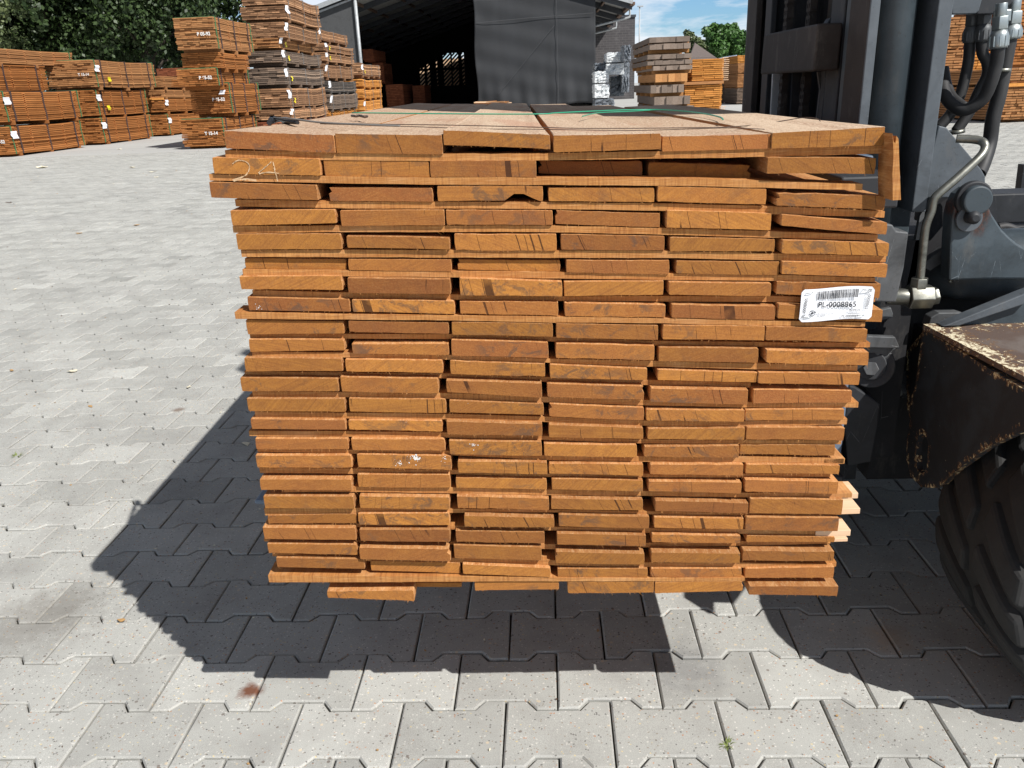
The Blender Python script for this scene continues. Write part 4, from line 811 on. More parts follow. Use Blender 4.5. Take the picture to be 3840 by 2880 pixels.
# ---------------------------------------------------------------- the shed
SH = empty('open_shed', (-5, 45, 0)); tag(SH, 'dark open timber shed with a low gable roof, behind the near stack', 'shed')
def sh(fn, name, mat, **k): mb = MB(); fn(mb); o = mb.build(name, mat, SH, **k); o.location = (5, -45, 0); return o
XL, XR, XC, ZE, ZR, YF, YB = -15.2, 4.9, -3.9, 4.95, 7.6, 44.72, 96
def roofz(x): return ZR - .301*abs(x-XC)
for s_ in (-1, 1):
    x = XL if s_ < 0 else XR
    sh(lambda mb: mb.hexa([(x, YF, roofz(x)), (XC, YF, ZR), (x, YB, roofz(x)), (XC, YB, ZR), (x, YF, roofz(x)+.07), (XC, YF, ZR+.07), (x, YB, roofz(x)+.07), (XC, YB, ZR+.07)]), 'roof_slope', 'roof sheet')
def rafters(mb):
    for k in range(14):
        y = YF + .3 + k*4.0
        for x in (XL, XR): mb.hexa([(x, y, roofz(x)-.32), (XC, y, ZR-.32), (x, y+.14, roofz(x)-.32), (XC, y+.14, ZR-.32), (x, y, roofz(x)-.02), (XC, y, ZR-.02), (x, y+.14, roofz(x)-.02), (XC, y+.14, ZR-.02)])
sh(rafters, 'rafters', 'shed steel')
def purl(mb):
    for x in (XL+.1, XL+1.8, XL+3.6, XL+5.4, XL+7.2, XR-.08, XR-1.3, XR-2.5, XR-4.4, XR-6.2, XR-8): mb.box(x-.05, x+.05, YF+.02, YB-.1, roofz(x)-.17, roofz(x)-.025)
sh(purl, 'purlins', 'rusty timber')
sh(lambda mb: (mb.bar((XL, YF-.04, roofz(XL)+.02), (XC, YF-.04, ZR+.02), .05, .22), mb.bar((XC, YF-.04, ZR+.02), (XR, YF-.04, ZE+.02), .05, .22)), 'barge_board', 'galvanised')
sh(lambda mb: mb.hexa([(-14.6, 45, 0), (-9.42, 45, 0), (-14.6, 45.08, 0), (-9.42, 45.08, 0), (-14.6, 45, 4.15), (-9.42, 45, 5.70), (-14.6, 45.08, 4.15), (-9.42, 45.08, 5.70)]), 'front_panel', 'wall sheet')
sh(lambda mb: mb.bar((-14.6, 44.94, 4.19), (-9.42, 44.94, 5.74), .06, .09), 'panel_rail', 'galvanised')
sh(lambda mb: mb.tube([(-9.36, 44.9, 0), (-9.36, 44.9, 5.9)], .09, 12), 'post', 'galvanised')
sh(lambda mb: mb.box(-14.7, -14.6, 45, YB, 0, 4.36), 'side_wall', 'wall sheet')
sh(lambda mb: mb.box(2.86, 2.94, 45.3, YB, 0, 5.5), 'side_wall', 'wall sheet')
def back(mb):
    for a, b, z0, z1 in ((-14.6, -11.2, 0, None), (-7.0, -3.9, 0, None), (-3.9, 2.86, 0, None), (-11.2, -7.0, 4.3, None), (-11.2, -7.0, 0, 1.5)):
        za, zb_ = (z1, z1) if z1 else (roofz(a)-.01, roofz(b)-.01)
        mb.hexa([(a, 79.9, z0), (b, 79.9, z0), (a, 80, z0), (b, 80, z0), (a, 79.9, za), (b, 79.9, zb_), (a, 80, za), (b, 80, zb_)])
sh(back, 'back_wall', 'black void shade')
def latt(mb):      # crossed boards in the rear opening, daylight between them
    X0, X1, Z0, Z1 = -11.2, -7.0, 1.5, 4.3
    for k in range(-10, 20):
        x = X0 + k*.36; a, b = [x, Z0], [x+3.0, Z0+2.8*1.0]
        if b[0] < X0+.1 or a[0] > X1-.1: continue
        sl = 2.8/3.0
        if a[0] < X0: a = [X0, Z0+(X0-a[0])*sl]
        if b[0] > X1: b = [X1, Z1-(b[0]-X1)*sl]
        mb.bar((a[0], 79.8, a[1]), (b[0], 79.8, b[1]), .04, .15)
    for x, w_ in ((-10.6, .12), (-9.9, .30), (-9.2, .28), (-8.15, .07), (-7.35, .16)): mb.box(x-w_, x+w_, 79.6, 79.7, Z0, Z1)
    mb.box(X0, X1, 79.6, 79.7, 2.85, 3.05); mb.hexa([(X0, 79.5, 3.0), (-8.6, 79.5, 4.25), (X0, 79.6, 3.0), (-8.6, 79.6, 4.25), (X0, 79.5, 4.35), (-8.6, 79.5, 4.35), (X0, 79.6, 4.35), (-8.6, 79.6, 4.35)])
sh(latt, 'rear_lattice', 'black void shade')
for y in (46.5, 55): 
    def gut(mb):
        mb.tube(smooth_path([(XR+.02, y, ZE-.12), (XR+.02, y, ZE-.5), (XR-.2, y, ZE-.62), (3.0, y, ZE-.95)], 5), .055, 8)
    sh(gut, 'downpipe', 'galvanised')
sh(lambda mb: mb.box(XR, XR+.12, YF, YB, ZE-.12, ZE+.02), 'gutter', 'rusty timber')
mb = MB(); rp = random.Random(5)
for q in range(46):
    x0 = rp.uniform(0, .5); z = rp.uniform(.0, .40); yy = rp.uniform(0, .5); L_ = rp.uniform(1.1, 1.55); mb.bar((x0, yy, z), (x0+L_, yy+rp.uniform(-.1, .1), max(0, z+rp.uniform(-.05, .06))), rp.uniform(.04, .08), rp.uniform(.02, .05), rp.choice((0, 1)))
tag(mb.build('offcut_bundle', ['pack tan', 'pale lath wood'], None, (-3.396, 43.6, .08)), 'heap of rough pale offcuts lying in front of the dark curtain', 'offcut heap')
mb = MB(); mb.box(-14, -6, 97.5, 98.5, .1, 4.4); tag(mb.build('board_stack', 'pale lath wood', None), 'sunlit pale pile glimpsed through the slatted rear opening of the shed', 'timber pile')
# curtain: one big hanging tarpaulin
mb = MB(); x0, x1, zt_, zb_ = -3.28, 3.02, 5.47, .12; nx, nz = 90, 40; rr = random.Random(4)
for j in range(nz+1):
    for i in range(nx+1):
        u, v = i/nx, j/nz; x = x0 + (x1-x0)*u; z = zb_ + (zt_-zb_)*v
        e = math.exp(-((u)/.05)**2) + .4*math.exp(-((1-u)/.03)**2); low = math.exp(-(v/.25)**2)
        y = .05*math.sin(u*23+v*2.1)*(.03+low*1.0) + .035*math.sin(u*55+3*v) * (.03+low*.7) + .05*math.sin(v*14+u*4)*e + .02*math.sin(v*31+u*9)
        xx = x + .05*math.sin(v*9.2)*(1-u)**8; mb.v.append((xx, 45.0+y, z + .08*math.sin(u*9)*(1-v)**3))
for j in range(nz):
    for i in range(nx): a = j*(nx+1)+i; mb.face([a, a+1, a+nx+2, a+nx+1], 0, 1, True)
cu = mb.build('curtain', 'dark mesh tarpaulin', None); so = cu.modifiers.new('solid', 'SOLIDIFY'); so.thickness = .01
tag(cu, 'huge dark grey mesh tarpaulin hanging across the right half of the shed front', 'tarpaulin')
def cstrip(pts, w, name='seam', mat='tarp seam'):
    mb = MB(); P = [Vector((x, 44.90, z)) for x, z in pts]
    for a, b in zip(P[:-1], P[1:]): mb.bar(a, b, .012, w*.8)
    mb.build(name, mat, cu)
for pts, w in (([(-3.15, 4.32), (-.4, 4.45), (2.9, 4.55)], .03), ([(1.05, .3), (1.02, 5.4)], .025), ([(-2.15, .8), (.9, 4.05)], .03)): cstrip(pts, w)

# ---------------------------------------------------------------- beyond the yard on the right
b = empty('brick_building', (8, 62, 0)); tag(b, 'flat-roofed building of dark grey brick seen between the shed roof and the beams', 'building')
mb = MB(); mb.box(-9, -1.15, 0, 14, 0, 5.45); mb.build('wall', 'dark brick', b); mb = MB(); mb.box(-9.1, -1.1, -.1, 14.1, 5.45, 5.6); mb.build('roof_edge', 'shed steel', b)
mb = MB(); mb.tube([(7.25, 62.4, 0), (7.2, 62.4, 6.1)], .045, 8); mb.box(7.05, 7.45, 62.3, 62.5, 6.1, 6.18)
tag(mb.build('lamp_post', 'galvanised', None), 'thin metal lamp post standing at the corner of the dark brick building', 'lamp post')
h = empty('house', (0, 0, 0)); tag(h, 'house with brown tiled gable roof between the two trees', 'house')
mb = MB(); mb.box(14.8, 16.246+1, 85.4, 95, 0, 3.143); mb.build('wall', 'dark brick', h)
mb = MB(); mb.prism([(14.8-.3, 85, 3.143-.3), (15.503, 87.5, 4.177+.35), (16.246+1.2, 85, 3.143-.3)], (0, .3, .1)); mb.build('roof', 'roof tiles', h)
def wrapped(name, lab, x0, x1, y, z0, z1, mat, D=1.3, grp='wrapped packs beside the shed'):
    mb = MB(); n = 7; r = random.Random(int(x0*100+z0*10)); c = Vector((x0, y, z0))
    fc = lambda a, b_, d, s_: None
    def grid(o, U, V, N):
        b0 = len(mb.v)
        for j in range(n+1):
            for i in range(n+1):
                edge = i in (0, n) or j in (0, n); q = Vector(o) + Vector(U)*(i/n) + Vector(V)*(j/n) + Vector(N)*(0 if edge else r.uniform(-.03, .05)); mb.v.append(tuple(q - c))
        for j in range(n):
            for i in range(n): a = b0+j*(n+1)+i; mb.face([a, a+1, a+n+2, a+n+1], 0, 1)
    w = x1-x0; hgt = z1-z0
    grid((x0, y, z0), (w, 0, 0), (0, 0, hgt), (0, -1, 0)); grid((x1, y, z0), (0, D, 0), (0, 0, hgt), (1, 0, 0)); grid((x0, y+D, z0), (0, -D, 0), (0, 0, hgt), (-1, 0, 0))
    grid((x0, y, z1), (w, 0, 0), (0, D, 0), (0, 0, 1)); grid((x1, y+D, z0), (-w, 0, 0), (0, 0, hgt), (0, 1, 0))
    tag(mb.build(name, mat, None, c), lab, 'wrapped pack', grp)
wrapped('wrapped_pack', 'silvery wrapped pack, highest beside the dark curtain', 2.497, 3.157, 30, 1.814, 2.124, 'white plastic wrap')
wrapped('wrapped_pack', 'wrapped pack with half white, half dark film, second from the top', 2.481, 3.099, 30, 1.399, 1.768, 'white plastic wrap')
wrapped('wrapped_pack', 'dark wrapped pack next to the curtain edge', 2.108, 2.517, 30.5, 1.559, 1.803, 'dark plastic wrap')
wrapped('wrapped_pack', 'white wrapped pack at the curtain edge, above the lowest white one', 2.039, 2.528, 29.5, 1.15, 1.505, 'white plastic wrap')
wrapped('wrapped_pack', 'lowest white wrapped pack at the curtain edge', 2.038, 2.539, 29.5, 0.644, 1.105, 'white plastic wrap')
wrapped('wrapped_pack', 'dim wrapped pack left of the lower beams', 2.705, 3.197, 31, 0.66, 1.327, 'dark plastic wrap')
wrapped('wrapped_pack', 'grey wrapped pack just behind the upper left of the beams', 3.006, 3.24, 29, 1.794, 2.304, 'dark plastic wrap')
wrapped('wrapped_pack', 'dark wrapped bundle behind the beams, under the silvery one', 3.087, 3.356, 30.6, 0.783, 1.789, 'dark plastic wrap')
wrapped('wrapped_pack', 'bluish wrapped pack on the ground by the curtain', 2.043, 2.717, 29.5, 0.281, 0.599, 'dark plastic wrap')
mb = MB(); 
mb.hexa([(9.113, 42, 1.772), (9.719, 42, 1.772), (9.113, 45, 1.772), (9.719, 45, 1.772), (9.113+.1, 42.2, 2.186-.25), (9.719, 42.1, 2.186), (9.113+.1, 45, 2.186-.1), (9.719, 45, 2.186)]); tag(mb.build('tarp_cover', 'pale blue tarp', None), 'pale blue sheet draped over the far brown pack', 'tarp')
# ---------------------------------------------------------------- trees
def tree(name, lab, base, H, crown, nleaf, mat, size, seed, trunk_r=.22, grp=None, low=0.25, sub=1.0):
    """crown: (rx, ry, rz) radii; leaf clumps sit at the tips of real limbs"""
    r = random.Random(seed); g = np.random.default_rng(seed); rt = empty(name, base); tag(rt, lab, 'tree', grp)
    rx, ry, rz = crown; cz = H - rz; mb = MB()
    mb.tube(smooth_path([(0, 0, 0), (r.uniform(-.2, .2), r.uniform(-.2, .2), H*.3), (r.uniform(-.4, .4), 0, H*.6), (r.uniform(-.3, .3), 0, H*.88)], 4), [trunk_r*(1-.85*k/12) for k in range(13)], 9)
    tips = []
    nl = int(46*sub)
    for k in range(nl):
        a = r.uniform(0, 2*math.pi); u = r.uniform(-.95, .98); q = math.sqrt(1-u*u); rad = r.uniform(.55, 1.0)**.6
        lump = .82 + .28*math.sin(a*3+seed) * math.cos(u*4+seed*2)
        tip = Vector((rx*q*math.cos(a)*rad*lump, ry*q*math.sin(a)*rad*lump, cz + rz*u*rad*lump)); st = Vector((0, 0, max(H*.15, min(H*.75, tip.z - .35*tip.xy.length - .2))))
        mid = (st+tip)/2 + Vector((0, 0, .15*H*.3)); mb.tube(smooth_path([st, mid, tip], 3), [trunk_r*.38*(1-.8*i/6) for i in range(7)], 5); tips.append((tip, .5+.5*r.random()))
        for _ in range(2):
            t2 = mid.lerp(tip, r.uniform(.3, .9)) + Vector([r.gauss(0, .22)*rx, r.gauss(0, .22)*ry, r.gauss(0, .16)*rz]); tips.append((t2, .4+.5*r.random()))
    mb.build('trunk', 'bark', rt)
    T = np.array([list(p) for p, _ in tips]); S = np.array([s_ for _, s_ in tips])
    idx = g.choice(len(T), nleaf, p=S/S.sum()); cl = np.array([rx, ry, rz])*.125
    d = g.normal(0, 1, (nleaf, 3)); d /= np.linalg.norm(d, axis=1)[:, None]; rad = g.random(nleaf)[:, None]**.45
    c = T[idx] + d*rad*cl*1.5*(S[idx][:, None]+.3)
    if low is not None: c[:, 2] = np.maximum(c[:, 2], H*low*g.uniform(.6, 1.2, nleaf))
    n = d + g.normal(0, .7, (nleaf, 3)) + np.array([0, 0, .5]); n /= np.linalg.norm(n, axis=1)[:, None]
    u = np.cross(n, g.normal(0, 1, (nleaf, 3))); u /= np.linalg.norm(u, axis=1)[:, None]; w = np.cross(n, u); sz = size*g.uniform(.6, 1.35, nleaf)[:, None]
    V = np.stack([c-u*sz*.5, c+w*sz*.33, c+u*sz*.5, c-w*sz*.33], 1).reshape(-1, 3)
    me = bpy.data.meshes.new('crown'); me.vertices.add(len(V)); me.vertices.foreach_set('co', V.ravel()); me.loops.add(nleaf*4); me.polygons.add(nleaf)
    me.loops.foreach_set('vertex_index', np.arange(nleaf*4)); me.polygons.foreach_set('loop_start', np.arange(nleaf)*4); me.polygons.foreach_set('loop_total', np.full(nleaf, 4))
    me.update(); me.validate(); me.materials.append(MATS[mat]); at = me.attributes.new('tint', 'FLOAT', 'FACE'); at.data.foreach_set('value', (g.random(nleaf)*.6 + (S[idx]-.4)*.8).clip(0, 1))
    o = bpy.data.objects.new('crown', me); COL.objects.link(o); o.parent = rt
    return rt
GTR = 'tall trees behind the left timber packs'
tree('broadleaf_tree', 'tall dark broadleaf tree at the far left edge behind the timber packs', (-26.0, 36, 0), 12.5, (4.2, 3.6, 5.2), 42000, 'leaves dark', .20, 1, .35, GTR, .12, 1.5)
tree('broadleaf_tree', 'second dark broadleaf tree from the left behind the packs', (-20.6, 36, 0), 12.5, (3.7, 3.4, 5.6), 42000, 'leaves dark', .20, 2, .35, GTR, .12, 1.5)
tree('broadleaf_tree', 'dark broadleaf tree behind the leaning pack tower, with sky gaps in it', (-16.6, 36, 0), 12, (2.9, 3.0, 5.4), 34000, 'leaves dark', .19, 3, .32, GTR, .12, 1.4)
tree('broadleaf_tree', 'lower leafy sunlit tree in front of the leftmost dark trees', (-22.6, 31.5, 0), 8.2, (2.9, 2.2, 3.3), 24000, 'leaves olive', .17, 8, .2, GTR, .2, 1.2)
tree('broadleaf_tree', 'leafy sunlit tree at the left edge just above the topmost pack', (-26.0, 31, 0), 7.6, (2.4, 2.0, 3.0), 17000, 'leaves olive', .17, 9, .2, GTR, .2, 1.0)
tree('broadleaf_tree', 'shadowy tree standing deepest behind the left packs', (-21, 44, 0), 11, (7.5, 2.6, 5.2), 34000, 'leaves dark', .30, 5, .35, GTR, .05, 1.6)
tree('broadleaf_tree', 'rounded green tree with a dense crown between the beams and the mast', (21.293, 100, 0), 7.33, (2.9, 2.8, 2.9), 30000, 'leaves green', .42, 11, .4, None, .3, 1.2)
tree('birch_tree', 'thin olive tree left of the rounded green tree', (19.59, 110, 0), 6.501, (2.8, 2.4, 2.3), 9000, 'leaves olive', .40, 12, .25, None, .2, .8)
tree('broadleaf_tree', 'dark sliver of tree between the round tree and the mast', (25.384, 105, 0), 6.625, (2.0, 2.0, 2.52), 8000, 'leaves dark', .40, 13, .25, None, .2, .7)

# ---------------------------------------------------------------- the forklift
FK = empty('forklift', (0, 0, 0)); tag(FK, 'dark grey forklift with worn paint holding the near stack on its forks', 'forklift')
def fk(name, mat, fn, parent=None, bevel=0): mb = MB(); fn(mb); return mb.build(name, mat, parent or FK, bevel=bevel)
ZT = 2.75
# near outer upright: channel open towards the camera, its lift cylinder inside
nr_ = fk('mast_upright', 'slate paint', lambda m: m.box(.792, .955, .60, .625, .80, ZT), bevel=.003)
fk('front_flange', 'brown grime', lambda m: m.box(.790, .8075, .50, .5995, .62, ZT-.002), nr_, .002)
fk('flange_edge', 'slate paint light', lambda m: m.box(.7903, .8072, .494, .4998, .62, ZT-.004), nr_, .001)
fk('rear_flange', 'slate paint light', lambda m: m.box(.912, .9385, .50, .5995, .86, ZT-.002), nr_, .002)
fk('lift_cylinder', 'slate paint', lambda m: m.tube([(.856, .552, .62), (.856, .552, 2.3)], .037, 40))
# inner upright, near side
ni = fk('inner_upright', 'dark paint', lambda m: (m.box(.812, .93, .66, .68, .2, ZT+.1), m.box(.800, .815, .66, .74, .2, ZT+.1)), bevel=.002)
# far uprights
fu = fk('mast_upright', 'dark paint', lambda m: m.box(.792, .955, 1.435, 1.46, .14, ZT), bevel=.003)
fk('front_flange', 'brown grime', lambda m: m.box(.790, .8075, 1.34, 1.4345, .14, ZT), fu, .002)
fk('inner_upright', 'dark paint', lambda m: (m.box(.812, .93, 1.26, 1.28, .2, ZT+.1), m.box(.800, .815, 1.22, 1.28, .2, ZT+.1)), bevel=.002)
fk('cross_member', 'brown grime', lambda m: m.prism([(0.7450, 1.0730, 1.1252), (0.7450, 1.0624, 1.2168), (0.7450, 0.6449, 1.2142), (0.7450, 0.6492, 1.1261)], (.05, 0, 0)), bevel=.004)
fk('cross_member', 'dark paint', lambda m: m.box(.955, 1.0, .60, 1.46, .85, .98)); fk('cross_member', 'dark paint', lambda m: m.box(.955, 1.0, .60, 1.46, 1.9, 2.0)); fk('cross_member', 'dark paint', lambda m: m.box(.80, .90, .62, 1.46, 2.6, 2.7))
fk('side_bracket', 'dark paint', lambda m: m.prism([(0.8198, 0.8000, 1.1094), (0.8100, 0.8000, 1.2161), (0.8182, 0.8000, 1.2327), (0.8606, 0.8000, 1.2327), (0.8749, 0.8000, 1.0136), (0.8183, 0.8000, 1.0156)], (0, .03, 0)), bevel=.002)
fk('strut', 'grey steel', lambda m: m.prism([(0.8200, 0.8600, 1.1252), (0.8274, 0.8600, 1.1249), (0.8397, 0.8600, 1.0923), (0.8373, 0.8600, 1.0153), (0.8268, 0.8600, 1.0157), (0.8293, 0.8600, 1.0871)], (0, .01, 0)))
fk('strut', 'grey steel', lambda m: m.prism([(0.8047, 1.2500, 1.1251), (0.8126, 1.2500, 1.1238), (0.8219, 1.2500, 1.0959), (0.8222, 1.2500, 1.0002), (0.8107, 1.2500, 1.0006), (0.8116, 1.2500, 1.0862)], (0, .01, 0)))
def wavy(x0, x1, y0, y1, n, Y):
    return None
def scallop(mb, a0, a1, b0, b1, n, d=(0, .012, 0)):
    """plate with a scalloped right edge: a0->a1 straight left edge (bottom, top), b0->b1 right edge"""
    a0, a1, b0, b1 = map(Vector, (a0, a1, b0, b1)); P = [a1, a0]; w = (b0-a0).normalized()
    for k in range(n*6+1): u = k/(n*6); P.append(b0.lerp(b1, u) + w*.004*math.sin(u*n*2*math.pi))
    mb.prism(P, d)
fk('hose_guard', 'galvanised', lambda m: scallop(m, (0.7983, 1.1500, 1.0068), (0.7968, 1.1500, 1.1257), (0.8217, 1.1500, 1.0059), (0.8215, 1.1500, 1.1248), 8))
fk('hose_guard', 'dark paint', lambda m: scallop(m, (0.8208, 1.0500, 1.0099), (0.8187, 1.0500, 1.1282), (0.8438, 1.0500, 1.0091), (0.8438, 1.0500, 1.1272), 8))
for px, Y in ((425, 1.08), (600, .95)):      # leaf chains
    def ch(m, px=px, Y=Y):
        top_ = Vector({425: (0.8065, 1.0800, 1.3105), 600: (0.8227, 0.9500, 1.2971)}[px]); bot_ = Vector({425: (0.8187, 1.0800, 1.0088), 600: (0.8349, 0.9500, 1.0133)}[px])
        z = bot_.z; k = 0
        while z < 2.5:
            x, y = top_.x, top_.y
            for dy in ((-.012, 0, .012) if k % 2 else (-.006, .006)): m.box(x-.008, x+.008, y+dy-.0022, y+dy+.0022, z-.004, z+.020)
            m.cyl((x, y-.015, z+.001), (x, y+.015, z+.001), .004, 8); z += .0165; k += 1
    fk('lift_chain', 'brown grime', ch)
fk('centre_cylinder', 'grey steel', lambda m: m.tube([(.905, .93, 1.16), (.905, .93, 2.6)], .05, 32))
fk('added_backing', 'black void shade', lambda m: m.box(.945, .954, .6255, 1.4345, .32, ZT))  # added dark plate, stands in for the dark between the uprights
# fork carriage and forks
cg = fk('fork_carriage', 'dark paint', lambda m: (m.box(.745, .785, .36, 1.72, .26, .36), m.box(.745, .785, .36, 1.72, .66, .76)), bevel=.004)
fk('carriage_side_plate', 'grey steel', lambda m: m.prism([(0.7993, 0.4200, 0.8529), (0.8310, 0.4200, 0.8538), (0.8445, 0.4200, 0.8514), (0.8533, 0.4200, 0.8396), (0.8763, 0.4200, 0.8362), (0.8759, 0.4200, 0.7691), (0.8692, 0.4200, 0.7016), (0.8156, 0.4200, 0.7046)], (0, .05, 0)), cg, .003)
fk('carriage_block', 'dark paint', lambda m: m.box(.70, .80, .30, .50, .90, .955), cg, .004)
fk('carriage_block', 'grey steel', lambda m: m.box(.69, .78, .34, .42, .80, .90), cg, .004)
fk('lower_block', 'dark paint', lambda m: m.prism([(0.8090, 0.4500, 0.5213), (0.8193, 0.4500, 0.5195), (0.8762, 0.4500, 0.4801), (0.8774, 0.4500, 0.4285), (0.8717, 0.4500, 0.3479), (0.8244, 0.4500, 0.3386), (0.8073, 0.4500, 0.4406)], (0, .10, 0)), cg, .003)
for y in (.40, 1.56):
    def fork(m, y=y):
        w = .095; prof = [(.79, .245), (.79, .98), (.745, .98), (.742, .318), (.70, .312), (-.34, .314), (-.437, .310), (-.442, .300), (-.34, .285), (.0, .262), (.70, .247)]
        m.prism([(x, y, z) for x, z in prof], (0, w, 0))
    fk('fork', 'fork steel skylit', fork, bevel=.005)
# roller bracket, roller, bolts low on the mast
rbk = fk('roller_bracket', 'grey steel', lambda m: (m.prism([(0.8331, 0.4700, 0.6071), (0.8462, 0.4700, 0.6189), (0.8967, 0.4700, 0.6160), (0.9095, 0.4700, 0.5927), (0.8958, 0.4700, 0.5869), (0.8895, 0.4700, 0.5670), (0.8819, 0.4700, 0.5578), (0.8617, 0.4700, 0.5832), (0.8356, 0.4700, 0.5839)], (0, .012, 0)), m.prism([(0.8267, 0.4550, 0.6164), (0.8372, 0.4550, 0.6243), (0.8915, 0.4550, 0.6207), (0.9028, 0.4550, 0.5986), (0.8887, 0.4550, 0.5971), (0.8284, 0.4550, 0.6006)], (0, .015, 0))), bevel=.002)
fk('roller', 'dark paint', lambda m: (m.cyl((0.8580, 0.4750, 0.5552), (0.8682, 0.5000, 0.5464), .046, 32), m.cyl((0.8551, 0.4680, 0.5577), (0.8580, 0.4750, 0.5552), .030, 28)), rbk, .002)
fk('bolt', 'grey steel', lambda m: m.cyl((0.8499, 0.4520, 0.5561), (0.8593, 0.4750, 0.5479), .015, 6), rbk, .001)
fk('bolt', 'grey steel', lambda m: (m.cyl((0.9960, 0.6200, 0.4455), (0.9882, 0.6200, 0.4439), .019, 6), m.cyl((0.9882, 0.6200, 0.4439), (0.9594, 0.6000, 0.4452), .014, 16)), None, .001)
fk('greasy_strip', 'grey steel', lambda m: m.prism([(0.9419, 0.5300, 0.8486), (0.9504, 0.5300, 0.8653), (0.9502, 0.5300, 0.8110), (0.9482, 0.5300, 0.7227), (0.9330, 0.5300, 0.7051), (0.9368, 0.5300, 0.7439)], (0, .01, 0)))
fk('mast_foot', 'black void shade', lambda m: m.box(.80, .95, .53, .62, .32, .80))
fk('cylinder_end', 'dark paint', lambda m: m.cyl((1.0009, 0.6200, 0.4834), (1.0603, 0.7500, 0.4363), .055, 28))
# gusset and pin lug
fk('gusset_plate', 'slate paint light', lambda m: m.prism([(0.9687, 0.5600, 1.0170), (0.9839, 0.5600, 1.0127), (1.0379, 0.5600, 0.9569), (1.0637, 0.5600, 0.9295), (1.0727, 0.5600, 0.9165), (1.0791, 0.5600, 0.8751), (1.0112, 0.5600, 0.8774), (0.9671, 0.5600, 0.8788), (0.9480, 0.5600, 0.8559)], (0, .02, 0)), bevel=.002)
def lug(m):
    cx, cy_ = 1195, 85; P = []
    pts = [(0.9900, 0.4750, 0.7280), (0.9820, 0.4750, 0.7997), (0.9779, 0.4750, 0.8555), (0.9802, 0.4750, 0.8773), (0.9865, 0.4750, 0.8947), (0.9997, 0.4750, 0.9051), (1.0143, 0.4750, 0.9065), (1.0300, 0.4750, 0.9000), (1.0400, 0.4750, 0.8875), (1.0459, 0.4750, 0.8670), (1.0549, 0.4750, 0.8530), (1.0634, 0.4750, 0.8417), (1.0771, 0.4750, 0.8247), (1.0930, 0.4750, 0.8102), (1.1087, 0.4750, 0.7980), (1.1390, 0.4750, 0.7807), (1.1680, 0.4750, 0.7713), (1.1763, 0.4750, 0.7253), (1.0650, 0.4750, 0.7286)]
    m.prism(pts, (0, .04, 0))
lg = fk('pin_lug', 'pin lug paint', lug, bevel=.004)
pc = Vector((1.0112, 0.4750, 0.8861)); ax = Vector((0, 1, 0))
fk('pin_collar', 'dark paint', lambda m: m.cyl(pc+ax*.005, pc-ax*.010, .034, 48), lg, .003)
fk('pin', 'slate paint', lambda m: m.cyl(pc+Vector((-.001, -.008, 0)), pc+Vector((-.001, -.026, 0)), .0268, 48), lg, .003)
kc = Vector((1.0063, 0.4700, 0.8539))
fk('keeper_plate', 'slate paint light', lambda m: m.cyl(kc+Vector((0, .0, -.004)), kc+Vector((0, -.006, -.004)), .0245, 32), lg, .001)
fk('keeper_bolt', 'dark paint', lambda m: m.tube([kc+Vector((0, -.004, 0)), kc+Vector((-.001, -.024, .001)), kc+Vector((-.001, -.031, .001))], [.0125, .0125, .006], 24), lg)
# casting below the lug
def cast(m):
    a = Vector((1.0257, 0.5000, 0.7359)); 
    for p, r_ in (): pass
    m.tube([(a.x-.03, .60, a.z-.045), (a.x+.02, .57, a.z-.02), (a.x+.10, .56, a.z), (a.x+.5, .56, a.z)], [.02, .052, .075, .078], 40)
fk('axle_casting', 'slate paint', cast)
fk('weld_bead', 'bare steel', lambda m: m.tube(smooth_path([(0.9983, 0.4880, 0.7218), (1.0051, 0.4850, 0.7427), (1.0289, 0.4800, 0.7632), (1.0672, 0.4800, 0.7655), (1.1720, 0.4800, 0.7645)], 10), [.0035+.0012*math.sin(k*2.2) for k in range(41)], 8))
fk('front_arm', 'slate paint light', lambda m: m.prism([(0.9635, 0.4200, 0.6504), (1.1070, 0.4200, 0.7112), (1.1251, 0.4200, 0.7183), (1.1289, 0.4200, 0.6969), (0.9950, 0.4200, 0.6512)], (0, .03, 0)), bevel=.002)
fk('arm_plate', 'slate paint', lambda m: m.prism([(1.0051, 0.4400, 0.6458), (1.1204, 0.4400, 0.6964), (1.1443, 0.4400, 0.7029), (1.1551, 0.4400, 0.6422)], (0, .03, 0)), bevel=.001)
fk('scratch', 'chalk', lambda m: m.tube([(1.0017, 0.4385, 0.6458), (1.0432, 0.4385, 0.6637), (1.0822, 0.4385, 0.6777), (1.1197, 0.4385, 0.6954)], .0007, 5))
fk('rounded_plate', 'grey steel', lambda m: m.prism([(0.9740, 0.5000, 0.6264), (0.9771, 0.5000, 0.6462), (0.9916, 0.5000, 0.6558), (1.0319, 0.5000, 0.6553), (1.0500, 0.5000, 0.6487), (1.0248, 0.5000, 0.6250)], (0, .03, 0)), bevel=.002)
fk('lower_link', 'grey steel', lambda m: m.prism([(0.9577, 0.5500, 0.6564), (0.9582, 0.5500, 0.6408), (0.9403, 0.5500, 0.6050), (0.9373, 0.5500, 0.6003), (0.9359, 0.5500, 0.6163)], (0, .02, 0)))
fk('lower_link', 'grey steel', lambda m: m.prism([(0.9741, 0.5500, 0.7386), (0.9748, 0.5500, 0.7506), (1.0058, 0.5500, 0.7779), (1.0097, 0.5500, 0.7495), (0.9860, 0.5500, 0.7322)], (0, .02, 0)))
fk('link_head', 'grey steel', lambda m: m.prism([(0.8806, 0.5200, 0.6342), (0.8835, 0.5200, 0.6603), (0.9035, 0.5200, 0.6643), (0.9095, 0.5200, 0.6503), (0.9090, 0.5200, 0.6426)], (0, .03, 0)), bevel=.002)
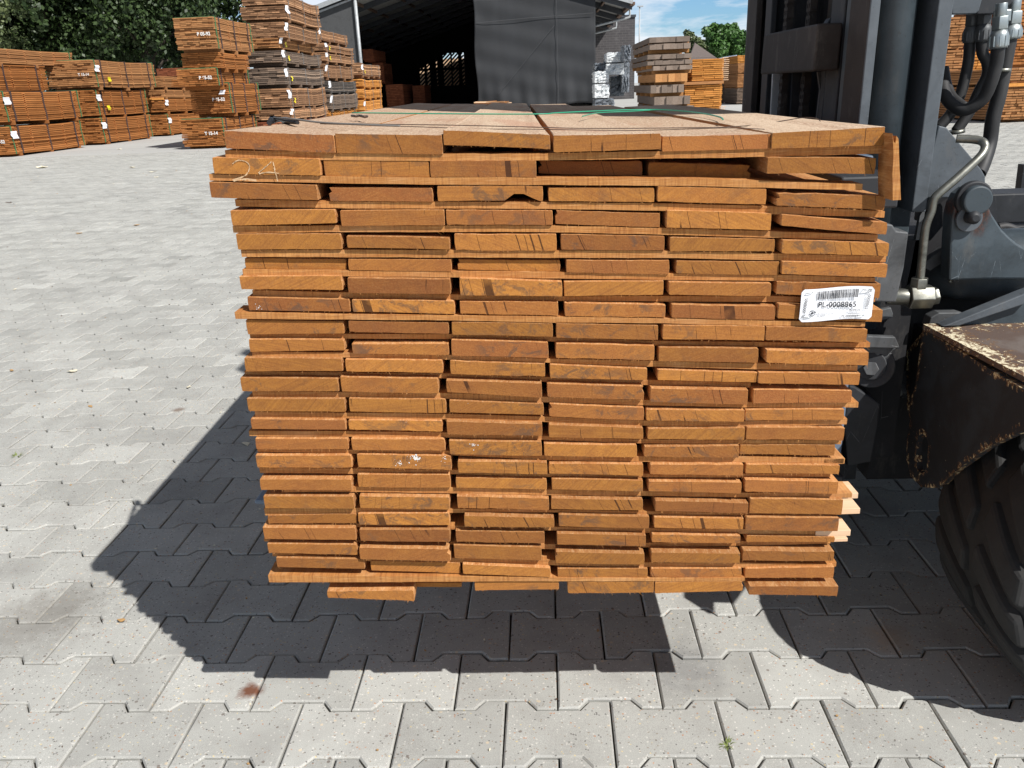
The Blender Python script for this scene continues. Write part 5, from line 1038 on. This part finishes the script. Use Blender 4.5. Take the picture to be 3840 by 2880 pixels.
fk('body_shell', 'black void shade', lambda m: (m.box(.956, 1.6, .66, 1.45, .20, .72), m.prism([(0.9979, 0.6200, 0.8431), (1.0419, 0.6200, 0.8741), (1.0433, 0.6200, 0.8617), (1.0698, 0.6200, 0.6766), (1.0682, 0.6200, 0.5793), (0.9591, 0.6200, 0.4464), (0.9306, 0.6200, 0.5831), (0.9478, 0.6200, 0.6481)], (0, .02, 0))))
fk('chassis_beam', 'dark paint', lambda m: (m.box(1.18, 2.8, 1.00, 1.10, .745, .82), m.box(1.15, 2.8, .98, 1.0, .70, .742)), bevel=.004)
fk('chassis', 'black void shade', lambda m: m.box(1.30, 2.9, .62, 1.5, .22, .70))
fk('rear_post', 'dark paint', lambda m: m.prism([(1.5320, 1.2500, 0.7926), (1.5289, 1.2500, 0.8627), (1.5630, 1.2500, 0.8615), (1.5754, 1.2500, 0.7912)], (0, .03, 0)))
# steel pipe with its nuts
pp = [(0.9860, 0.5200, 0.9943), (1.0060, 0.5100, 0.9932), (1.0205, 0.5000, 0.9908), (1.0254, 0.4900, 0.9851), (1.0245, 0.4850, 0.9752), (1.0109, 0.4750, 0.9609), (0.9725, 0.4650, 0.9276), (0.9402, 0.4600, 0.9002), (0.9317, 0.4600, 0.8878), (0.9306, 0.4600, 0.8681), (0.9238, 0.4600, 0.8376), (0.9249, 0.4600, 0.7818), (0.9269, 0.4600, 0.7347)]
pi = fk('hydraulic_pipe', 'bare steel', lambda m: m.tube(smooth_path(pp, 6), .0078, 20))
n0 = Vector((0.9257, 0.4600, 0.7270)); n1 = Vector((0.9299, 0.4600, 0.7013))
fk('pipe_nut', 'bare steel', lambda m: m.cyl(n0+Vector((0, 0, .012)), n0-Vector((0, 0, .014)), .0165, 6), pi, .001)
fk('elbow_body', 'bare steel', lambda m: (m.cyl(n1+Vector((-.022, 0, 0)), n1+Vector((.022, 0, 0)), .0245, 6), m.cyl(n1+Vector((.022, 0, 0)), n1+Vector((.034, 0, .002)), .018, 6), m.cyl(n1+Vector((-.06, .01, 0)), n1+Vector((-.02, 0, 0)), .0165, 20)), pi, .0015)
# hoses and fittings
fk('hose_bracket', 'slate paint light', lambda m: m.prism([(1.0216, 0.7000, 1.2644), (1.0288, 0.7000, 1.2235), (1.0757, 0.7000, 1.2226), (1.0813, 0.7000, 1.2282), (1.0864, 0.7000, 1.2617)], (0, .02, 0)), bevel=.002)
fk('hose_bracket', 'dark paint', lambda m: m.prism([(1.0915, 0.7300, 1.2232), (1.0996, 0.7300, 1.2641), (1.1601, 0.7300, 1.2616), (1.1608, 0.7300, 1.2421), (1.1351, 0.7300, 1.2225)], (0, .03, 0)), bevel=.002)
def hose(pts, r_, fit, fmat):
    h = fk('hydraulic_hose', 'hose rubber', lambda m: m.tube(smooth_path(pts, 8), r_, 18))
    if fit:
        a, b_ = Vector(fit[0]), Vector(fit[1]); d = (b_-a); L = d.length; d.normalize()
        def ff(m):
            m.tube([b_, b_-d*.006, a+d*.018, a+d*.008], [r_*1.28, r_*1.36, r_*1.36, r_*1.05], 20); 
            for k in range(10):
                an = 2*math.pi*k/10; u = d.cross(Vector((0, 1, 0))).normalized(); w = d.cross(u); q = (u*math.cos(an)+w*math.sin(an))*r_*1.36; m.bar(b_-d*.004+q, a+d*.02+q, .0022, .0022)
        f = fk('hose_fitting', fmat, ff, h)
        fk('fitting_nut', fmat, lambda m: (m.cyl(a+d*.008, a-d*.016, r_*1.25, 6), m.cyl(a-d*.016, a-d*.04, r_*.85, 16)), h, .001)
hose([(1.1095, 0.6600, 1.1566), (1.1134, 0.6650, 1.1271), (1.1111, 0.6700, 1.0923), (1.1053, 0.6800, 1.0607), (1.0876, 0.6900, 1.0423), (1.0727, 0.7000, 1.0390), (1.0599, 0.7200, 1.0514), (1.0541, 0.7400, 1.0698), (1.0563, 0.7600, 1.0895)], .0128, ((1.1064, 0.6600, 1.1978), (1.1098, 0.6600, 1.1546)), 'bright steel')
hose([(1.1192, 0.8000, 1.1751), (1.1220, 0.8000, 1.1380), (1.1196, 0.8000, 1.0980), (1.1136, 0.8000, 1.0615), (1.1001, 0.8000, 1.0276), (1.0783, 0.8000, 0.9991)], .0115, ((1.1182, 0.8000, 1.2128), (1.1201, 0.8000, 1.1711)), 'grey steel')
hose([(1.1341, 0.7800, 1.1761), (1.1395, 0.7800, 1.1499), (1.1523, 0.7800, 1.1297), (1.1563, 0.7800, 1.1044), (1.1435, 0.7800, 1.0701), (1.1300, 0.7800, 1.0299), (1.1075, 0.7800, 0.9907)], .0115, ((1.1335, 0.7800, 1.2146), (1.1360, 0.7800, 1.1721)), 'grey steel')
hose([(1.1810, 0.7600, 1.1758), (1.1796, 0.7600, 1.1347), (1.1781, 0.7600, 1.0689), (1.1728, 0.7600, 1.0153), (1.1737, 0.7600, 0.9658), (1.1573, 0.7400, 0.9261), (1.1398, 0.7200, 0.9035)], .0150, ((1.1812, 0.7600, 1.2113), (1.1827, 0.7600, 1.1732)), 'bright steel')
hose([(1.0908, 0.8400, 1.1213), (1.0921, 0.8200, 1.0883), (1.0903, 0.7800, 1.0613), (1.1008, 0.7400, 1.0414)], .010, None, None)
fk('manifold_block', 'bright steel', lambda m: m.prism([(1.1023, 0.6550, 1.2036), (1.1012, 0.6550, 1.2262), (1.1227, 0.6550, 1.2258), (1.1246, 0.6550, 1.2039)], (0, .03, 0)), bevel=.002)
for q in ((1350, 270), (1400, 330)):
    pass
hose([(1.2162, 0.7500, 0.7800), (1.2337, 0.7500, 0.7812), (1.2563, 0.7500, 0.7724), (1.2920, 0.7500, 0.7495)], .010, None, None)
hose([(1.2412, 0.7500, 0.7674), (1.2605, 0.7500, 0.7577), (1.2949, 0.7500, 0.7330)], .010, None, None)
fk('hose_clamp', 'bare steel', lambda m: m.cyl((1.1047, 0.7750, 0.9938), (1.1058, 0.7750, 0.9862), .018, 12))
# worn step in front of the wheel
def worn(m, poly, ext, holes=(), k=22, top=.62):
    """plate with wear weights: small faces, 'tint' high near the outline"""
    bm = bmesh.new(); loops = [poly] + list(holes); es = []
    for lp in loops:
        vs = [bm.verts.new(p) for p in lp]; es += [bm.edges.new((vs[i], vs[(i+1) % len(vs)])) for i in range(len(vs))]
    bmesh.ops.triangle_fill(bm, use_beauty=True, edges=es)
    if holes:
        H_ = [Vector(p) for p in holes[0]]; 
        def inside(p):
            c = False; j = len(H_)-1
            for i in range(len(H_)):
                if (H_[i].z > p.z) != (H_[j].z > p.z) and p.y < (H_[j].y-H_[i].y)*(p.z-H_[i].z)/(H_[j].z-H_[i].z)+H_[i].y: c = not c
                j = i
            return c
        bmesh.ops.delete(bm, geom=[f for f in bm.faces if inside(f.calc_center_median())], context='FACES_ONLY')
    for _ in range(4):
        L_ = [e for e in bm.edges if e.calc_length() > .018]
        if not L_: break
        bmesh.ops.subdivide_edges(bm, edges=L_, cuts=1); bmesh.ops.triangulate(bm, faces=bm.faces[:])
    bm.verts.ensure_lookup_table(); segs = []
    for lp in loops: segs += [(Vector(lp[i]), Vector(lp[(i+1) % len(lp)])) for i in range(len(lp))]
    def dist(p): return min((p - (a + (b_-a)*max(0, min(1, (p-a).dot(b_-a)/max(1e-9, (b_-a).length_squared))))).length for a, b_ in segs)
    e = Vector(ext); b0 = len(m.v); n = len(bm.verts)
    bm.verts.index_update()
    m.v += [tuple(v.co) for v in bm.verts] + [tuple(v.co+e) for v in bm.verts]
    for f in bm.faces:
        d = dist(f.calc_center_median()); t_ = max(-.1, top - d*k); ix = [v.index for v in f.verts]
        m.face([b0+i for i in ix], 0, t_); m.face([b0+n+i for i in reversed(ix)], 0, t_)
    for ed in bm.edges:
        if len(ed.link_faces) == 1: a, b_ = ed.verts[0].index, ed.verts[1].index; m.face([b0+a, b0+b_, b0+n+b_, b0+n+a], 0, (.42 if not holes or not any((ed.verts[0].co-q).length < .004 for q in map(Vector, holes[0])) else -.2))
    bm.free()
st = fk('step_face', 'chipped dark paint', lambda m: worn(m, [(0.9550, 0.4799, 0.6282), (0.9550, 0.3291, 0.6332), (0.9550, 0.2248, 0.6324), (0.9550, 0.1140, 0.6350), (0.9550, 0.0722, 0.6439), (0.9550, 0.0514, 0.5789), (0.9550, 0.0993, 0.5688), (0.9550, 0.1312, 0.5438), (0.9550, 0.1828, 0.5035), (0.9550, 0.2240, 0.4620), (0.9550, 0.2752, 0.4113), (0.9550, 0.3147, 0.3633), (0.9550, 0.3455, 0.3392), (0.9550, 0.3942, 0.3166), (0.9550, 0.4424, 0.3163), (0.9550, 0.4721, 0.3408), (0.9550, 0.4826, 0.3826), (0.9550, 0.4809, 0.4318), (0.9550, 0.5003, 0.4485), (0.9550, 0.4811, 0.4982), (0.9550, 0.4798, 0.5620)], (.012, 0, 0), [[(0.9550, 0.4336, 0.4144), (0.9550, 0.4202, 0.4252), (0.9550, 0.3996, 0.4244), (0.9550, 0.3884, 0.4075), (0.9550, 0.3833, 0.3780), (0.9550, 0.3879, 0.3535), (0.9550, 0.4025, 0.3437), (0.9550, 0.4208, 0.3449), (0.9550, 0.4345, 0.3688), (0.9550, 0.4389, 0.3971)]], 30, .56))
fk('step_top', 'worn step plate', lambda m: worn(m, [(0.9402, 0.4497, 0.6380), (0.9670, 0.1295, 0.6380), (0.9718, 0.0578, 0.6380), (1.0629, 0.0521, 0.6380), (1.3213, 0.4533, 0.6380), (1.1440, 0.4651, 0.6380)], (0, 0, .010), (), 5.5, .66))
fk('step_side', 'chipped dark paint', lambda m: worn(m, [(0.9850, 0.6061, 0.5393), (0.9850, 0.5695, 0.5771), (0.9850, 0.5425, 0.6044), (0.9850, 0.5087, 0.6050), (0.9850, 0.4822, 0.4971), (0.9850, 0.4721, 0.4199), (0.9850, 0.5665, 0.4214)], (.01, 0, 0)))
# tyre with deep lugs
def tyre(name_y0, y1, xc, zc, Ro):
    prof = [(.55, 0), (.60, .0), (.80, -.012), (.90, -.006), (.945, .02), (.945, .5)]; y0 = name_y0; wd = y1-y0
    P = [(y0 + (dy if abs(dy) < .1 else 0), Ro*rf) for rf, dy in prof[:5]] + [(y0+wd*.5, Ro*.955)] + [(y1 - dy, Ro*rf) for rf, dy in prof[:5][::-1]]
    n = 96; m = MB(); k = len(P)
    for i in range(n):
        a = 2*math.pi*i/n
        for y, rr_ in P: m.v.append((xc + rr_*math.cos(a), y, zc + rr_*math.sin(a)))
    for i in range(n):
        for j in range(k-1): a = i*k+j; b_ = ((i+1) % n)*k+j; m.face([a, a+1, b_+1, b_], 0, 1, True)
    ty = m.build('tyre', 'tyre rubber', FK)
    nl = 22
    for sgn in (0, 1):       # two staggered rows of slanted bars reaching past the middle
        for q in range(nl):
            a0 = 2*math.pi*(q + .5*sgn)/nl; m = MB(); sec = 9
            for s_ in range(sec+1):
                u = s_/sec; y = (y0-.006 + u*wd*.46) if sgn == 0 else (y1+.006 - u*wd*.46)
                a = a0 + (u if sgn else -u)*.27; hw_ = .112 - .020*u; top_ = Ro*(1.0 - .03*(1-u)**6); tw = hw_*.86
                for rad, w_ in ((Ro*.925, hw_), (top_-.006, tw), (top_, tw*.86)):
                    m.v.append((xc+rad*math.cos(a-w_), y, zc+rad*math.sin(a-w_)))
                for rad, w_ in ((top_, tw*.86), (top_-.006, tw), (Ro*.925, hw_)):
                    m.v.append((xc+rad*math.cos(a+w_), y, zc+rad*math.sin(a+w_)))
            for s_ in range(sec):
                for j in range(5): a = s_*6+j; m.face([a, a+1, a+7, a+6], 0, 1, False)
            m.face([0, 1, 2, 3, 4, 5][::-1]); m.face([sec*6+j for j in range(6)]); m.build('tread_bar', 'tyre rubber', ty, bevel=.007)
    m = MB(); m.cyl((xc, y0+.04, zc), (xc, y1-.04, zc), Ro*.56, 40); m.cyl((xc, y0+.0, zc), (xc, y0+.05, zc), Ro*.22, 24); m.build('rim', 'slate paint', FK)
tyre(.045, .325, 1.262, .302, .312)
fk('wheel_arch', 'black void shade', lambda m: m.box(1.0, 1.62, .33, .62, .46, .60))

fk('hose_tie', 'bare steel', lambda m: m.cyl((1.1681, 0.7450, 1.1166), (1.1680, 0.7450, 1.1101), .017, 14))
# ---------------------------------------------------------------- litter and weeds on the ground
LEAFC = {'d': plain('dry leaf', (.42, .25, .10), .8), 'p': plain('pale chip', (.72, .66, .50), .8), 'g': plain('weed', (.16, .20, .05), .7), 'k': plain('dark chip', (.10, .06, .04), .8)}
def litter(name, lab, cat, p, s_, mat, seed, grp=None):
    r = random.Random(seed); m = MB(); n = 7; P = []
    for i in range(n): a = 2*math.pi*i/n; q = s_*r.uniform(.45, 1); P.append((q*math.cos(a), q*.6*math.sin(a), .001+s_*.25*r.random()))
    m.v = P + [(0, 0, .002)] + [(x, y, z+.0012) for x, y, z in P] + [(0, 0, .0045)]
    for i in range(n): j = (i+1) % n; m.face([i, j, n]); m.face([n+1+i, 2*n+1, n+1+j]); m.face([i, n+1+i, n+1+j, j])
    tag(m.build(name, mat, None, (p[0], p[1], .0015), (0, 0, r.uniform(0, 3))), lab, cat, grp)
litter('scrap', 'curled tan leaf on the pavers at lower left of the stack', 'scrap', (-0.796, 0.404), 0.014, 'dry leaf', 2788, 'scraps on the paving')
litter('scrap', 'pale wood chip on the pavers at middle left', 'scrap', (-1.923, 2.227), 0.028, 'pale chip', 1668, 'scraps on the paving')
litter('scrap', 'small pale chip on the pavers left of the stack', 'scrap', (-1.294, 1.983), 0.018, 'pale chip', 2162, 'scraps on the paving')
litter('scrap', 'tiny brown leaf fragment on the middle left pavers', 'scrap', (-1.605, 1.787), 0.016, 'dry leaf', 1867, 'scraps on the paving')
litter('scrap', 'small light chip near the left edge of the paving', 'scrap', (-3.266, 3.957), 0.02, 'pale chip', 1145, 'scraps on the paving')
litter('scrap', 'brown leaf scrap near the left edge of the paving', 'scrap', (-2.224, 2.264), 0.018, 'dry leaf', 1437, 'scraps on the paving')
litter('scrap', 'pale leaf lying in the shadow beside the stack', 'scrap', (-0.845, 1.392), 0.024, 'pale chip', 2593, 'scraps on the paving')
litter('scrap', 'pale wood scrap on the yard, far left middle', 'scrap', (-9.420, 14.700), 0.16, 'pale chip', 485, 'scraps on the paving')
litter('scrap', 'pale scrap on the yard right of the far left scrap', 'scrap', (-7.309, 13.942), 0.09, 'pale chip', 818, 'scraps on the paving')
litter('scrap', 'white crumpled scrap on the yard nearest the stack', 'scrap', (-6.407, 12.784), 0.09, 'pale chip', 935, 'scraps on the paving')
litter('scrap', 'whitish scrap just before the left timber row', 'scrap', (-10.663, 20.169), 0.08, 'pale chip', 600, 'scraps on the paving')
litter('scrap', 'tan wood splinter on the yard left of the stack', 'scrap', (-3.746, 6.646), 0.05, 'dry leaf', 1368, 'scraps on the paving')
litter('scrap', 'little pale crumb on the yard near the white scrap', 'scrap', (-5.880, 11.776), 0.05, 'pale chip', 998, 'scraps on the paving')
litter('scrap', 'dark and white scrap at the left edge of the yard', 'scrap', (-6.472, 8.960), 0.06, 'dark chip', 678, 'scraps on the paving')
litter('scrap', 'brownish scrap flat on the yard at left', 'scrap', (-4.104, 6.271), 0.05, 'dry leaf', 1225, 'scraps on the paving')
mb = MB(); rl = random.Random(77)
for _ in range(1500):
    y = -.8 + 24*rl.random()**1.6; x = rl.uniform(-1, 1)*(.9 + (y+1.2)*.75); s_ = rl.uniform(.001, .0035)*(1 + y*.16); a = rl.uniform(0, 3.14); e = rl.uniform(.25, .8); b0 = len(mb.v)
    P = [(math.cos(k*1.57+.3)*s_*(1 if k % 2 else e)*rl.uniform(.7, 1.3), math.sin(k*1.57+.3)*s_*(1 if k % 2 else e)*rl.uniform(.7, 1.3)) for k in range(4)]
    for zz in (.0015, .0015+s_*.5): mb.v += [(x+p*math.cos(a)-q*math.sin(a), y+p*math.sin(a)+q*math.cos(a), zz) for p, q in P]
    mm = rl.choice((0, 0, 1, 2)); mb.face([b0+4, b0+5, b0+6, b0+7], mm)
    for k in range(4): j = (k+1) % 4; mb.face([b0+k, b0+j, b0+4+j, b0+4+k], mm)
o = mb.build('wood_litter', ['pale chip', 'dry leaf', 'dark chip']); tag(o, 'tiny wood crumbs and grit strewn over the grey paving', 'litter', None, 'stuff')
def weed(lab, p, n, h_, seed):
    r = random.Random(seed); m = MB()
    for _ in range(n):
        a = r.uniform(0, 6.28); l = h_*r.uniform(.5, 1.2); b0 = len(m.v); d = Vector((math.cos(a), math.sin(a), 0)); w = Vector((-d.y, d.x, 0))*.0012; o_ = d*r.uniform(0, .006)
        m.v += [tuple(o_-w), tuple(o_+w), tuple(o_+d*l*.6+w*.7+Vector((0, 0, l*.5))), tuple(o_+d*l*.6-w*.7+Vector((0, 0, l*.5))), tuple(o_+d*l*1.1+Vector((0, 0, l*.4)))]
        m.face([b0, b0+1, b0+2, b0+3]); m.face([b0+3, b0+2, b0+4])
    tag(m.build('weed', 'weed', None, (p[0], p[1], -.004)), lab, 'weed')
weed('little weed growing in a paver joint at the lower right', (0.501, 0.028), 24, .013, 1)
weed('small weed in a joint at the middle left edge of the paving', (-1.622, 1.333), 22, .022, 2)
